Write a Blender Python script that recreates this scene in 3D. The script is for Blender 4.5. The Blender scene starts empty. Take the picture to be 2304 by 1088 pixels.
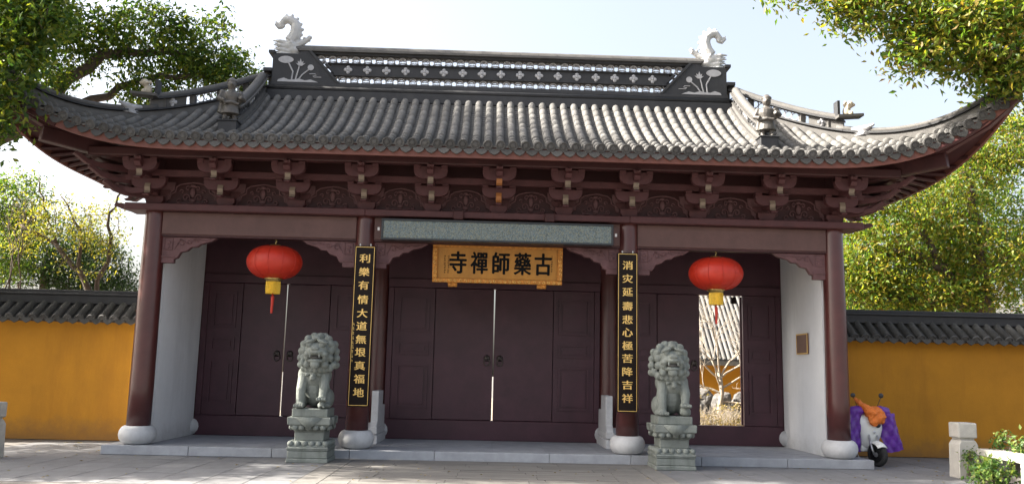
import bpy, math, random
import numpy as np
from mathutils import Vector, Matrix, Euler

# ------------------------------------------------------------------ camera, sky, sun, exposure
scene = bpy.context.scene
PI = math.pi
cam_d = bpy.data.cameras.new("camera")
cam = bpy.data.objects.new("camera", cam_d)
scene.collection.objects.link(cam)
scene.camera = cam
yaw, pit, rol = -0.0268, 0.1502, 0.0228
R0 = Vector((math.cos(yaw), math.sin(yaw), 0)); F0 = Vector((-math.sin(yaw), math.cos(yaw), 0)); Z0 = Vector((0, 0, 1))
FW = F0 * math.cos(pit) + Z0 * math.sin(pit); UP = Z0 * math.cos(pit) - F0 * math.sin(pit)
RT = R0 * math.cos(rol) + UP * math.sin(rol); U2 = UP * math.cos(rol) - R0 * math.sin(rol)
cm = Matrix((RT, U2, -FW)).transposed().to_4x4(); cm.translation = Vector((-0.1613, -16.6058, 1.6))
cam.matrix_world = cm
cam_d.sensor_fit = 'HORIZONTAL'; cam_d.sensor_width = 36.0; cam_d.lens = 1954.75 / 2304 * 36.0
cam_d.clip_start = 0.1; cam_d.clip_end = 2000

SUN_EL, SUN_AZ = math.radians(37), math.radians(1.2)      # from the left, a little behind the gate
sun_dir = Vector((-math.cos(SUN_EL) * math.cos(SUN_AZ), math.cos(SUN_EL) * math.sin(SUN_AZ), math.sin(SUN_EL)))
world = bpy.data.worlds.new("World"); scene.world = world; world.use_nodes = True
nt = world.node_tree; nt.nodes.clear()
sky = nt.nodes.new("ShaderNodeTexSky"); sky.sky_type = 'NISHITA'; sky.sun_disc = False
sky.sun_elevation = SUN_EL; sky.sun_rotation = math.atan2(sun_dir.x, sun_dir.y)
sky.air_density = 1.0; sky.dust_density = 7.0; sky.ozone_density = 1.0
bg = nt.nodes.new("ShaderNodeBackground"); bg.inputs[1].default_value = 0.095
wo = nt.nodes.new("ShaderNodeOutputWorld")
hs = nt.nodes.new('ShaderNodeHueSaturation'); hs.inputs['Saturation'].default_value = .6
nt.links.new(sky.outputs[0], hs.inputs['Color']); nt.links.new(hs.outputs[0], bg.inputs[0]); nt.links.new(bg.outputs[0], wo.inputs[0])
sl = bpy.data.lights.new("sun", 'SUN'); sl.energy = 5.0; sl.angle = math.radians(0.53); sl.color = (1.0, 0.93, 0.82)
so = bpy.data.objects.new("sun", sl); scene.collection.objects.link(so)
so.rotation_euler = (-sun_dir).to_track_quat('-Z', 'Y').to_euler()
scene.view_settings.view_transform = 'Standard'; scene.view_settings.look = 'None'
scene.view_settings.gamma = 1.0; scene.view_settings.use_curve_mapping = False
scene.view_settings.exposure = 2.25

# ------------------------------------------------------------------ helpers
COL = scene.collection
class MB:
    """collects faces; link() turns them into ONE mesh object"""
    def __init__(s): s.v = []; s.f = []
    def add(s, vs, fs):
        o = len(s.v); s.v += [tuple(p) for p in vs]; s.f += [tuple(i + o for i in f) for f in fs]; return s
    def box(s, c, d, rot=None):
        x, y, z = d[0] / 2, d[1] / 2, d[2] / 2
        vs = [Vector(p) for p in ((-x,-y,-z),(x,-y,-z),(x,y,-z),(-x,y,-z),(-x,-y,z),(x,-y,z),(x,y,z),(-x,y,z))]
        if rot is not None: vs = [rot @ p for p in vs]
        c = Vector(c)
        return s.add([p + c for p in vs], [(0,3,2,1),(4,5,6,7),(0,1,5,4),(1,2,6,5),(2,3,7,6),(3,0,4,7)])
    def bb(s, x0, x1, y0, y1, z0, z1):
        return s.box(((x0+x1)/2, (y0+y1)/2, (z0+z1)/2), (abs(x1-x0), abs(y1-y0), abs(z1-z0)))
    def prism(s, poly, axis, a, b, tf=None):
        n = len(poly)
        def mk(p, t):
            return {'x': (t, p[0], p[1]), 'y': (p[0], t, p[1]), 'z': (p[0], p[1], t)}[axis]
        vs = [mk(p, a) for p in poly] + [mk(p, b) for p in poly]
        if tf is not None: vs = [tf @ Vector(p) for p in vs]
        fs = [tuple(range(n))[::-1], tuple(range(n, 2*n))] + [(i, (i+1) % n, n + (i+1) % n, n + i) for i in range(n)]
        return s.add(vs, fs)
    def tube(s, pts, r, n=8, cap=True, flat=1.0):
        pts = [Vector(p) for p in pts]; m = len(pts)
        rs = r if isinstance(r, (list, tuple)) else [r] * m
        vs = []; up = None
        for i, p in enumerate(pts):
            d = (pts[min(i+1, m-1)] - pts[max(i-1, 0)])
            d = d.normalized() if d.length > 1e-9 else Vector((0,0,1))
            if up is None:
                up = Vector((0,0,1)) if abs(d.z) < .9 else Vector((0,1,0))
            a = d.cross(up)
            if a.length < 1e-6: a = d.orthogonal()
            a.normalize(); b = a.cross(d).normalized(); up = b
            for k in range(n):
                t = 2*PI*k/n
                vs.append(p + a * (math.cos(t) * rs[i]) + b * (math.sin(t) * rs[i] * flat))
        fs = [(i*n+k, i*n+(k+1) % n, (i+1)*n+(k+1) % n, (i+1)*n+k) for i in range(m-1) for k in range(n)]
        if cap: fs += [tuple(range(n))[::-1], tuple((m-1)*n+k for k in range(n))]
        return s.add(vs, fs)
    def lathe(s, prof, n=24, c=(0,0,0), tf=None):
        vs = []; m = len(prof)
        for r, z in prof:
            for k in range(n):
                t = 2*PI*k/n; vs.append(Vector((r*math.cos(t), r*math.sin(t), z)))
        if tf is not None: vs = [tf @ v for v in vs]
        c = Vector(c); vs = [v + c for v in vs]
        fs = [(i*n+k, i*n+(k+1) % n, (i+1)*n+(k+1) % n, (i+1)*n+k) for i in range(m-1) for k in range(n)]
        if prof[0][0] > 1e-6: fs.append(tuple(range(n))[::-1])
        if prof[-1][0] > 1e-6: fs.append(tuple((m-1)*n+k for k in range(n)))
        return s.add(vs, fs)
    def ell(s, c, r, rot=None, n=12, m=8):
        vs = []; c = Vector(c)
        if not isinstance(r, (tuple, list)): r = (r, r, r)
        for i in range(1, m):
            ph = PI*i/m
            for k in range(n):
                t = 2*PI*k/n; vs.append(Vector((r[0]*math.sin(ph)*math.cos(t), r[1]*math.sin(ph)*math.sin(t), r[2]*math.cos(ph))))
        vs += [Vector((0,0,r[2])), Vector((0,0,-r[2]))]
        if rot is not None:
            R = Euler(rot).to_matrix(); vs = [R @ v for v in vs]
        fs = [((i)*n+k, (i+1)*n+k, (i+1)*n+(k+1) % n, i*n+(k+1) % n) for i in range(m-2) for k in range(n)]
        T = (m-1)*n
        fs += [(T, k, (k+1) % n) for k in range(n)] + [(T+1, (m-2)*n+(k+1) % n, (m-2)*n+k) for k in range(n)]
        return s.add([v + c for v in vs], fs)
    def grid(s, P):                                  # P: rows x cols of points
        h, w = len(P), len(P[0]); 
        return s.add([p for row in P for p in row], [(j*w+i, j*w+i+1, (j+1)*w+i+1, (j+1)*w+i) for j in range(h-1) for i in range(w-1)])
    def sweep(s, path, sec, side, closed=True):
        """sec: list of (a,b): a across (along side vector), b up"""
        n = len(sec); vs = []
        for p, sd in zip(path, side):
            p = Vector(p); sd = Vector(sd)
            for a, b in sec: vs.append(p + sd * a + Vector((0, 0, b)))
        m = len(path)
        fs = [(i*n+k, i*n+(k+1) % n, (i+1)*n+(k+1) % n, (i+1)*n+k) for i in range(m-1) for k in range(n)]
        fs += [tuple(range(n))[::-1], tuple((m-1)*n+k for k in range(n))]
        return s.add(vs, fs)
    def mesh(s, name, mat, smooth=False):
        me = bpy.data.meshes.new(name); me.from_pydata(s.v, [], s.f)
        if smooth:
            me.polygons.foreach_set("use_smooth", [True] * len(me.polygons))
        if mat: me.materials.append(mat)
        me.validate(); me.update()
        return me
    def link(s, name, mat, parent=None, smooth=False, bevel=0.0, auto=None, remesh=0.0, subsurf=0):
        me = s.mesh(name, mat, smooth)
        return put(name, me, parent, bevel, auto, remesh, subsurf)
ORG = {}
def put(name, me, parent=None, bevel=0.0, auto=None, remesh=0.0, subsurf=0, mw=None):
    o = bpy.data.objects.new(name, me); COL.objects.link(o)
    if parent is not None:
        o.parent = parent
        if parent.name in ORG: o.matrix_parent_inverse = Matrix.Translation(-ORG[parent.name])
    if mw is not None: o.matrix_basis = mw
    if remesh:
        m = o.modifiers.new("remesh", 'REMESH'); m.mode = 'VOXEL'; m.voxel_size = remesh; m.use_smooth_shade = True
        m2 = o.modifiers.new("smooth", 'SMOOTH'); m2.iterations = 2; m2.factor = 0.5
    if bevel:
        m = o.modifiers.new("bevel", 'BEVEL'); m.width = bevel; m.segments = 2 if bevel > .012 else 1; m.limit_method = 'ANGLE'; m.angle_limit = math.radians(40)
    if subsurf:
        m = o.modifiers.new("sub", 'SUBSURF'); m.levels = subsurf; m.render_levels = subsurf
    return o
def thing(name, label, cat, loc=(0,0,0), group=None, world_parts=False, rz=0):
    o = bpy.data.objects.new(name, None); COL.objects.link(o); o.empty_display_size = 0.2
    o.location = loc; o.rotation_euler = (0, 0, rz)
    if world_parts: ORG[o.name] = Vector(loc)
    return tag(o, label, cat, group)
def tag(o, label=None, cat=None, group=None, kind=None):
    if label: o["label"] = label
    if cat: o["category"] = cat
    if group: o["group"] = group
    if kind: o["kind"] = kind
    return o
def copy_tree(o, parent=None):
    c = o.copy(); COL.objects.link(c); c.parent = parent
    if parent is not None: c.matrix_parent_inverse = o.matrix_parent_inverse.copy()
    for ch in list(o.children): copy_tree(ch, c)
    return c
def arc(cx, cy, r, a0, a1, n):
    return [(cx + r*math.cos(math.radians(a0+(a1-a0)*i/n)), cy + r*math.sin(math.radians(a0+(a1-a0)*i/n))) for i in range(n+1)]
def lerp(a, b, t): return a + (b-a)*t
def spiral(cx, cy, r0, r1, a0, a1, n=14):
    out = []
    for i in range(n+1):
        t = i/n; r = lerp(r0, r1, t); a = math.radians(lerp(a0, a1, t)); out.append((cx + r*math.cos(a), cy + r*math.sin(a)))
    return out

# ------------------------------------------------------------------ materials
def mat(name, col, rough=.6, var=.12, scale=3.0, bump=.15, bscale=35, metal=0.0, spec=.5, rand=0.0, stain=0.0, stain_col=None, coat=0.0, detail=6, base_dirt=None):
    m = bpy.data.materials.new(name); m.use_nodes = True; t = m.node_tree; N = t.nodes; L = t.links
    p = N["Principled BSDF"]; p.inputs["Roughness"].default_value = rough; p.inputs["Metallic"].default_value = metal
    p.inputs["Specular IOR Level"].default_value = spec
    if coat: p.inputs["Coat Weight"].default_value = coat; p.inputs["Coat Roughness"].default_value = .25
    tc = N.new("ShaderNodeTexCoord")
    n1 = N.new("ShaderNodeTexNoise"); n1.inputs["Scale"].default_value = scale; n1.inputs["Detail"].default_value = detail; n1.inputs["Roughness"].default_value = .65
    L.new(tc.outputs["Object"], n1.inputs["Vector"])
    mr = N.new("ShaderNodeMapRange"); mr.inputs[1].default_value = .3; mr.inputs[2].default_value = .7; mr.inputs[3].default_value = 1-var; mr.inputs[4].default_value = 1+var
    L.new(n1.outputs["Fac"], mr.inputs[0])
    val = mr.outputs[0]
    if rand:
        oi = N.new("ShaderNodeObjectInfo"); ge = N.new("ShaderNodeNewGeometry")
        ad = N.new("ShaderNodeMath"); ad.operation = 'ADD'; L.new(oi.outputs["Random"], ad.inputs[0]); L.new(ge.outputs["Random Per Island"], ad.inputs[1])
        fr = N.new("ShaderNodeMath"); fr.operation = 'FRACT'; L.new(ad.outputs[0], fr.inputs[0])
        m2 = N.new("ShaderNodeMapRange"); m2.inputs[3].default_value = 1-rand; m2.inputs[4].default_value = 1+rand; L.new(fr.outputs[0], m2.inputs[0])
        mu = N.new("ShaderNodeMath"); mu.operation = 'MULTIPLY'; L.new(val, mu.inputs[0]); L.new(m2.outputs[0], mu.inputs[1]); val = mu.outputs[0]
    sc = N.new("ShaderNodeVectorMath"); sc.operation = 'SCALE'; sc.inputs[0].default_value = col[:3]; L.new(val, sc.inputs["Scale"])
    out = sc.outputs[0]
    if stain:
        n2 = N.new("ShaderNodeTexNoise"); n2.inputs["Scale"].default_value = scale*.45; n2.inputs["Detail"].default_value = 8; n2.inputs["Roughness"].default_value = .7
        mp = N.new("ShaderNodeMapping"); mp.inputs["Location"].default_value = (7.3, 2.1, 4.4); mp.inputs["Scale"].default_value = (1.6, 1.6, .28)
        L.new(tc.outputs["Object"], mp.inputs[0]); L.new(mp.outputs[0], n2.inputs["Vector"])
        r2 = N.new("ShaderNodeMapRange"); r2.inputs[1].default_value = .5; r2.inputs[2].default_value = .72; r2.inputs[4].default_value = stain; L.new(n2.outputs["Fac"], r2.inputs[0])
        mx = N.new("ShaderNodeMix"); mx.data_type = 'RGBA'; L.new(r2.outputs[0], mx.inputs[0]); L.new(out, mx.inputs[6]); mx.inputs[7].default_value = (*(stain_col or [c*.5 for c in col[:3]]), 1); out = mx.outputs[2]
    if base_dirt:
        sp_ = N.new("ShaderNodeSeparateXYZ"); L.new(tc.outputs["Object"], sp_.inputs[0])
        n4 = N.new("ShaderNodeTexNoise"); n4.inputs["Scale"].default_value = 4; n4.inputs["Detail"].default_value = 8; n4.inputs["Roughness"].default_value = .75; L.new(tc.outputs["Object"], n4.inputs["Vector"])
        h_ = N.new("ShaderNodeMath"); h_.operation = 'MULTIPLY_ADD'; h_.inputs[1].default_value = .9; L.new(n4.outputs["Fac"], h_.inputs[0]); 
        ng = N.new("ShaderNodeMath"); ng.operation = 'MULTIPLY'; ng.inputs[1].default_value = -1; L.new(sp_.outputs[2], ng.inputs[0]); L.new(ng.outputs[0], h_.inputs[2])
        r4 = N.new("ShaderNodeMapRange"); r4.inputs[1].default_value = -.05; r4.inputs[2].default_value = .4; r4.inputs[4].default_value = .75; L.new(h_.outputs[0], r4.inputs[0])
        mx = N.new("ShaderNodeMix"); mx.data_type = 'RGBA'; L.new(r4.outputs[0], mx.inputs[0]); L.new(out, mx.inputs[6]); mx.inputs[7].default_value = (*base_dirt, 1); out = mx.outputs[2]
    L.new(out, p.inputs["Base Color"])
    if bump:
        n3 = N.new("ShaderNodeTexNoise"); n3.inputs["Scale"].default_value = bscale; n3.inputs["Detail"].default_value = 5; L.new(tc.outputs["Object"], n3.inputs["Vector"])
        b = N.new("ShaderNodeBump"); b.inputs["Strength"].default_value = bump; b.inputs["Distance"].default_value = .02; L.new(n3.outputs["Fac"], b.inputs["Height"]); L.new(b.outputs[0], p.inputs["Normal"])
    return m
def leafmat(name, cols, trans=.45, rough=.45):
    m = bpy.data.materials.new(name); m.use_nodes = True; t = m.node_tree; N = t.nodes; L = t.links
    p = N["Principled BSDF"]; p.inputs["Roughness"].default_value = rough; p.inputs["Specular IOR Level"].default_value = .4
    ge = N.new("ShaderNodeNewGeometry"); cr = N.new("ShaderNodeValToRGB"); L.new(ge.outputs["Random Per Island"], cr.inputs[0])
    e = cr.color_ramp.elements; k = len(cols)
    while len(e) < k: e.new(.5)
    for i, c in enumerate(cols): e[i].position = i/(k-1); e[i].color = (*c, 1)
    L.new(cr.outputs[0], p.inputs["Base Color"])
    tr = N.new("ShaderNodeBsdfTranslucent"); g = N.new("ShaderNodeVectorMath"); g.operation = 'MULTIPLY'; g.inputs[1].default_value = (1.5, 1.45, .7)
    L.new(cr.outputs[0], g.inputs[0]); L.new(g.outputs[0], tr.inputs[0])
    mx = N.new("ShaderNodeMixShader"); mx.inputs[0].default_value = trans; L.new(p.outputs[0], mx.inputs[1]); L.new(tr.outputs[0], mx.inputs[2])
    L.new(mx.outputs[0], N["Material Output"].inputs[0]); return m
m_col = mat("lacquered column wood", (.075,.020,.018), .33, .18, 2.0, .06, 20, coat=.25, stain=.5, stain_col=(.05,.017,.016))
m_wood = mat("maroon painted timber", (.046,.015,.015), .5, .2, 3.0, .1, 40, spec=.3)
m_door = mat("dark maroon door paint", (.056,.020,.029), .42, .22, 2.5, .1, 60, spec=.4, stain=.5, stain_col=(.058,.026,.034))
m_beam = mat("grey brown beam paint", (.098,.050,.044), .65, .18, 4.0, .15, 60, stain=.5, stain_col=(.075,.038,.034))  # lighter, greyer tone than the other timber
m_carve = mat("carved bracket timber", (.070,.025,.026), .55, .2, 5.0, .15, 50, spec=.35)
m_carve2 = mat("carved panel paint with bounce light", (.115,.056,.058), .6, .25, 7.0, .2, 50, spec=.35, stain=.5, stain_col=(.09,.04,.042))  # lighter copy of the bracket timber, ground bounce put into the colour
m_pale = mat("pale bracket end", (.19,.145,.105), .6, .15, 8.0, .1, 50)
m_orange = mat("new orange timber", (.32,.12,.03), .6, .15, 8.0, .1, 50)
m_fascia = mat("red brown eave board", (.135,.047,.034), .6, .12, 3.0, .08, 40)
m_tile = mat("grey clay roof tile", (.120,.116,.110), .8, .2, 7.0, .3, 60, rand=.16, stain=.35, stain_col=(.08,.08,.075))
m_tend = mat("shade toned tile end", (.062,.060,.058), .85, .25, 20.0, .35, 80, rand=.25, stain=.4, stain_col=(.06,.065,.055))  # darker than the roof tile: shade on the tile ends put into the colour
m_ridge = mat("dark ridge plaster", (.024,.025,.028), .7, .2, 5.0, .2, 50, stain=.3, stain_col=(.06,.058,.056))
m_wtile = mat("dark wall tile", (.05,.049,.046), .85, .3, 9.0, .3, 60, rand=.3, stain=.4, stain_col=(.14,.135,.12))  # darker, more mottled tone than the roof tile
m_hip = mat("grey hip ridge plaster", (.088,.084,.079), .75, .2, 5.0, .2, 50, stain=.4, stain_col=(.07,.07,.07))
m_relief = mat("pale grey relief plaster", (.36,.36,.37), .75, .15, 8.0, .2, 60)
m_drag = mat("whitewashed dragon plaster", (.43,.43,.42), .75, .15, 9.0, .3, 60, stain=.3, stain_col=(.3,.3,.3))
m_dark = mat("dark bronze statue", (.075,.068,.06), .5, .3, 9.0, .2, 60)
m_tan = mat("tan clay figure", (.42,.37,.29), .75, .2, 9.0, .25, 60)
m_drum = mat("pale granite", (.50,.50,.50), .6, .1, 9.0, .12, 120, stain=.25, stain_col=(.33,.33,.33))
m_step = mat("grey step stone", (.30,.31,.33), .7, .15, 4.0, .15, 70, rand=.08, stain=.3, stain_col=(.2,.2,.21))
m_slab = mat("paving stone", (.148,.149,.154), .75, .14, 3.0, .15, 60, rand=.09, stain=.35, stain_col=(.09,.087,.083))
m_path = mat("path stone", (.16,.152,.14), .75, .14, 3.0, .15, 60, rand=.12, stain=.35, stain_col=(.10,.093,.085))
m_ground = mat("joint dirt", (.13,.12,.11), .9, .2, 2.0, .3, 20)
m_lion = mat("green grey carved stone", (.178,.195,.176), .72, .22, 6.0, .55, 60, stain=.65, stain_col=(.08,.095,.078))
m_white = mat("whitewashed wall", (.72,.73,.74), .85, .05, 2.0, .08, 40, stain=.5, stain_col=(.5,.51,.52), base_dirt=(.42,.42,.41))
m_yellow = mat("ochre temple wall", (.45,.195,.009), .85, .12, 1.2, .15, 40, stain=.75, stain_col=(.30,.115,.007), base_dirt=(.20,.10,.03))
m_black = mat("black lacquer", (.010,.006,.005), .55, .2, 3.0, .04, 40, spec=.15)
m_gold = mat("gold leaf", (.75,.50,.16), .4, .15, 9.0, .1, 40, metal=.55)
m_goldframe = mat("carved gilt frame", (.45,.18,.025), .5, .35, 22.0, .8, 45, metal=.2)
m_goldboard = mat("old gilt board", (.37,.165,.02), .55, .22, 3.0, .1, 30, metal=.1, stain=.4, stain_col=(.26,.11,.014))
m_ink = mat("black ink", (.006,.006,.006), .7, 0, 1, 0, spec=.1)
m_red = mat("red lantern silk", (.46,.024,.008), .5, .1, 6.0, .05, 80)
m_gilt = mat("yellow fringe", (.78,.50,.04), .6, .2, 30.0, .2, 90)
m_brass = mat("brass", (.55,.40,.15), .35, .2, 9.0, .05, 40, metal=.9)
m_bronze = mat("old bronze", (.10,.085,.075), .42, .3, 20.0, .1, 60, metal=.7)
m_bark = mat("camphor bark", (.085,.062,.045), .9, .35, 9.0, .8, 25)
m_palebark = mat("pale bare bark", (.30,.26,.21), .9, .25, 9.0, .5, 30)
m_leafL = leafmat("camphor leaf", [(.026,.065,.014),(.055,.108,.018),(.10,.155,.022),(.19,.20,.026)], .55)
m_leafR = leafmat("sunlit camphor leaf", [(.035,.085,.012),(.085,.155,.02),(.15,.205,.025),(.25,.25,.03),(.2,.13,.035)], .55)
m_leafY = leafmat("yellow autumn leaf", [(.07,.10,.02),(.17,.18,.03),(.30,.25,.035)], .5)
m_leafD = leafmat("dark evergreen leaf", [(.012,.035,.01),(.03,.065,.014),(.06,.10,.02)], .3)
m_post = mat("weathered grey stone", (.36,.345,.315), .75, .14, 6.0, .2, 70, stain=.35, stain_col=(.25,.24,.22))
m_leafS = leafmat("shrub leaf", [(.03,.08,.015),(.08,.15,.03),(.2,.24,.06)], .4)
m_dry = leafmat("dry grass leaf", [(.2,.14,.06),(.3,.22,.09),(.16,.15,.05)], .3)
m_rock = mat("garden rock", (.085,.08,.075), .85, .5, 6.0, .8, 20)
m_soil = mat("courtyard ground", (.22,.19,.15), .9, .2, 3.0, .3, 30)
# ------------------------------------------------------------------ ground
rng = random.Random(7)
g = MB().bb(-300, 300, -300, 400, -.4, -.012).link("ground", m_ground); tag(g, "wide ground around the gate", "ground", kind="structure")
pv = MB().bb(-9.6, 9.9, -4.4, 2.45, -.011, -.004).link("pavement", m_ground); tag(pv, "grey stone paved forecourt in front of the gate", "pavement", kind="structure")
slab_me = MB().bb(-.5, .5, -.5, .5, -.05, 0).mesh("paving_slab", m_slab)
def slab(parent, x0, x1, y0, y1, z, me, name="paving_slab"):
    o = put(name, me, parent, mw=Matrix.Translation(((x0+x1)/2, (y0+y1)/2, z + rng.uniform(-.0015, .0015))) @ Matrix.Diagonal((x1-x0-.013, y1-y0-.013, 1, 1)))
    return o
PX = 7.07
def rows_of(xa, xb, ya, yb, w, d, me, parent, name="paving_slab"):
    n = max(1, round((xb-xa)/w)); w = (xb-xa)/n; k = 0
    for i in range(n):
        y = yb - (d*.5 if i % 2 else 0); ys = [yb]
        while y > ya + .15:
            if y < yb - .1: ys.append(y)
            y -= d
        ys.append(ya)
        for y1, y0 in zip(ys[:-1], ys[1:]): slab(parent, xa+i*w, xa+(i+1)*w, y0, y1, 0, me, name)
rows_of(-9.3, -2.87, -4.2, -.33, .65, 1.3, slab_me, pv)
rows_of(2.87, 9.6, -4.2, -.33, .65, 1.3, slab_me, pv)
rows_of(-9.3, -PX-.01, -.33, 2.42, .65, 1.3, slab_me, pv)
rows_of(PX+.01, 9.6, -.33, 2.42, .65, 1.3, slab_me, pv)
pt = MB().bb(-2.86, 2.86, -4.4, -.33, -.0035, -.001).link("path", m_ground); tag(pt, "stone path leading to the middle door", "path", kind="structure")
path_me = MB().bb(-.5, .5, -.5, .5, -.05, .004).mesh("path_slab", m_path)
for sx in (-1, 1):
    y = -.33
    while y > -4.2:
        d = 1.35; slab(pt, min(sx*2.5, sx*2.86), max(sx*2.5, sx*2.86), y-d, y, .004, path_me, "kerb_slab"); y -= d
y = -.33; r = 0
while y > -4.2:
    d = (.22, .36, .3)[r % 3]; x = -2.5; 
    first = rng.uniform(.4, 1.2)
    while x < 2.5-1e-6:
        x1 = min(2.5, x + (first if x == -2.5 else 1.25));  x1 = 2.5 if 2.5 - x1 < .3 else x1
        slab(pt, x, x1, y-d, y, .004, path_me, "path_slab"); x = x1
    y -= d; r += 1

# ------------------------------------------------------------------ the gate
gate = thing("temple_gate", "wide dark maroon Chinese temple gate with upswept grey tile roof and three door bays", "gate", (0, 1.33, 0), world_parts=True)
PL = .166
plinth = MB().bb(-PX+.04, PX-.04, -.28, 3.1, 0, PL-.03).link("plinth", m_step, gate)
jo = [-PX, -5.5, -4.0, -2.6, -1.05, 1.05, 2.55, 3.85, 5.45, PX]
for a, b in zip(jo[:-1], jo[1:]):
    MB().bb(a+.004, b-.004, -.33, .02, 0, PL).link("kerb_stone", m_step, plinth, bevel=.008)
for i in range(14):
    for j, (y0, y1) in enumerate(((.022, .9), (.902, 1.8), (1.802, 2.62))):
        a = -PX+.04 + i*1.005; MB().bb(a+.003, min(a+1.002, PX-.04), y0+.003, y1-.003, PL-.03, PL-.002+rng.uniform(-.001, .001)).link("floor_slab", m_step, plinth)
for s in (-1, 1):
    MB().bb(s*PX, s*(PX-.038), .022, 3.1, 0, PL-.001).link("kerb_stone", m_step, plinth, bevel=.006)
CX = (-6.555, -2.532, 2.532, 6.555)
drum_p = [(.2, 0), (.27, .03), (.318, .1), (.335, .17), (.322, .25), (.285, .31), (.245, .335), (.0, .336)]
for y in (0, 2.65):
    for x in CX:
        c = MB().lathe([(.212, PL+.33), (.214, 1.2), (.205, 2.8), (.19, 4.45), (.19, 4.62)], 28, (x, y, 0)).link("column", m_col, gate, smooth=True)
        MB().lathe(drum_p, 32, (x, y, PL)).link("stone_base", m_drum, c, smooth=True)
# stepped door stones beside the middle columns
for s in (-1, 1):
    d = MB(); x0 = s*2.36
    d.prism([(1.05, PL), (2.35, PL), (2.35, .9), (1.95, .9), (1.95, 1.2), (1.2, 1.2), (1.2, .62), (1.05, .5)], 'x', x0-.07, x0+.07)
    d.bb(x0-.1, x0+.1, .95, 2.4, PL, .34); d.bb(x0-.085, x0+.085, 1.0, 2.38, .36, .48)
    d.link("door_stone", m_drum, gate, bevel=.01)
# white side walls with the small rear stubs
for s in (-1, 1):
    MB().bb(s*6.38, s*6.72, .2, 2.55, PL, 4.42).link("white_wall", m_white, gate)
    MB().bb(s*6.375, s*6.73, -.02, 2.65, 4.424, 4.62).link("side_beam", m_beam, gate)
    MB().bb(s*6.45, s*6.66, .05, 2.62, 4.75, 5.75).link("side_board", m_wood, gate)
# beams and mouldings
for a, b in zip(CX[:-1], CX[1:]):
    MB().bb(a+.17, b-.17, -.12, .12, 4.07, 4.5).link("beam", m_beam, gate, bevel=.012)
    MB().bb(a+.17, b-.17, -.1, .1, 4.035, 4.068).link("beam_trim", m_wood, gate)
for s in (-1, 1):
    MB().bb(s*2.53, s*7.05, -.3, .3, 4.503, 4.632).link("cap_board", m_carve, gate, bevel=.01)
    MB().bb(s*6.25, s*6.86, .302, 2.95, 4.503, 4.63).link("cap_board", m_carve, gate, bevel=.01)
    MB().prism([(s*7.052, 4.632), (s*7.3, 4.66), (s*7.33, 4.6), (s*7.2, 4.55), (s*7.052, 4.51)], 'y', -.1, .1).link("beam_end", m_carve, gate)
MB().bb(-2.528, 2.528, -.3, .3, 4.503, 4.628).link("cap_board", m_carve, gate, bevel=.01)
for x in (-.75, .98): MB().bb(x-.09, x+.09, -.42, -.302, 4.46, 4.62).link("hanging_clamp", m_wood, gate, bevel=.01)
# ceiling and rear wall
MB().bb(-6.3, 6.3, .2, 2.6, 4.95, 5.0).link("ceiling", m_wood, gate)
RY0, RY1 = 2.56, 2.72
rw = MB()
rw.bb(-6.4, 6.4, RY0+.02, RY1-.02, 3.50, 5.6); rw.link("rear_wall", m_door, gate)
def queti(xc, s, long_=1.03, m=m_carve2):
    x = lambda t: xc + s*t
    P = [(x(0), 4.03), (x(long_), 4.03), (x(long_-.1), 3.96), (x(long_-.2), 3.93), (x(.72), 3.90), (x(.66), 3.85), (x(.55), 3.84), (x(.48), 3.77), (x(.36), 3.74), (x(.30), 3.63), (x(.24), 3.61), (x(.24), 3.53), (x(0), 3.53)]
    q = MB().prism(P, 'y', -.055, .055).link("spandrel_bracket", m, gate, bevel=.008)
    c = MB(); y = -.06
    for cx, cz, r in ((.36, 3.90, .07), (.52, 3.93, .055), (.66, 3.965, .04)):
        pts = spiral(cx, cz, r, r*.25, 200, -160) ; c.tube([(x(a), y, b) for a, b in pts], .011, 5)
    c.tube([(x(.24), y, 3.80), (x(.34), y, 3.99), (x(.5), y, 3.9), (x(.62), y, 4.0), (x(.82), y, 3.97), (x(.92), y, 4.0)], .010, 5)
    sq = [(.05, 3.78), (.2, 3.78), (.2, 4.0), (.05, 4.0), (.05, 3.78)]
    c.tube([(x(a), y, b) for a, b in sq], .007, 4); c.ell((x(.125), y, 3.92), (.045, .012, .03)); c.ell((x(.125), y, 3.84), (.03, .012, .03))
    c.bb(min(x(0), x(.245)), max(x(0), x(.245)), -.075, .075, 3.64, 3.665)
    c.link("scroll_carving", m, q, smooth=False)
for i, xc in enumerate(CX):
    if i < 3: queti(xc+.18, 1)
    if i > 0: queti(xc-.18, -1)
# doors: frames, fixed panels, leaves
def moulded(parent, x0, x1, z0, z1, y, m):
    f = MB(); w = .04
    f.bb(x0, x1, y-.03, y, z0, z0+w); f.bb(x0, x1, y-.03, y, z1-w, z1); f.bb(x0, x0+w, y-.0298, y, z0+w, z1-w); f.bb(x1-w, x1, y-.0298, y, z0+w, z1-w)
    f.bb(x0+.085, x1-.085, y-.02, y, z0+.085, z1-.085)
    f.link("panel", m, parent)
def knocker(parent, x, z):
    k = MB(); y = RY0-.035
    k.lathe([(.0, .055), (.03, .05), (.055, .03), (.07, .0)], 16, (x, y, z+.05), Matrix.Rotation(PI/2, 3, 'X'))
    k.ell((x-.03, y-.04, z+.08), .014); k.ell((x+.03, y-.04, z+.08), .014); k.ell((x, y-.055, z+.045), (.02, .02, .03))
    k.tube([(x + .062*math.cos(t), y-.035-.012*math.sin(t), z-.035 + .075*math.sin(t)) for t in [2*PI*i/20 for i in range(21)]], .011, 6)
    k.link("door_knocker", m_bronze, parent, smooth=True)
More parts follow.
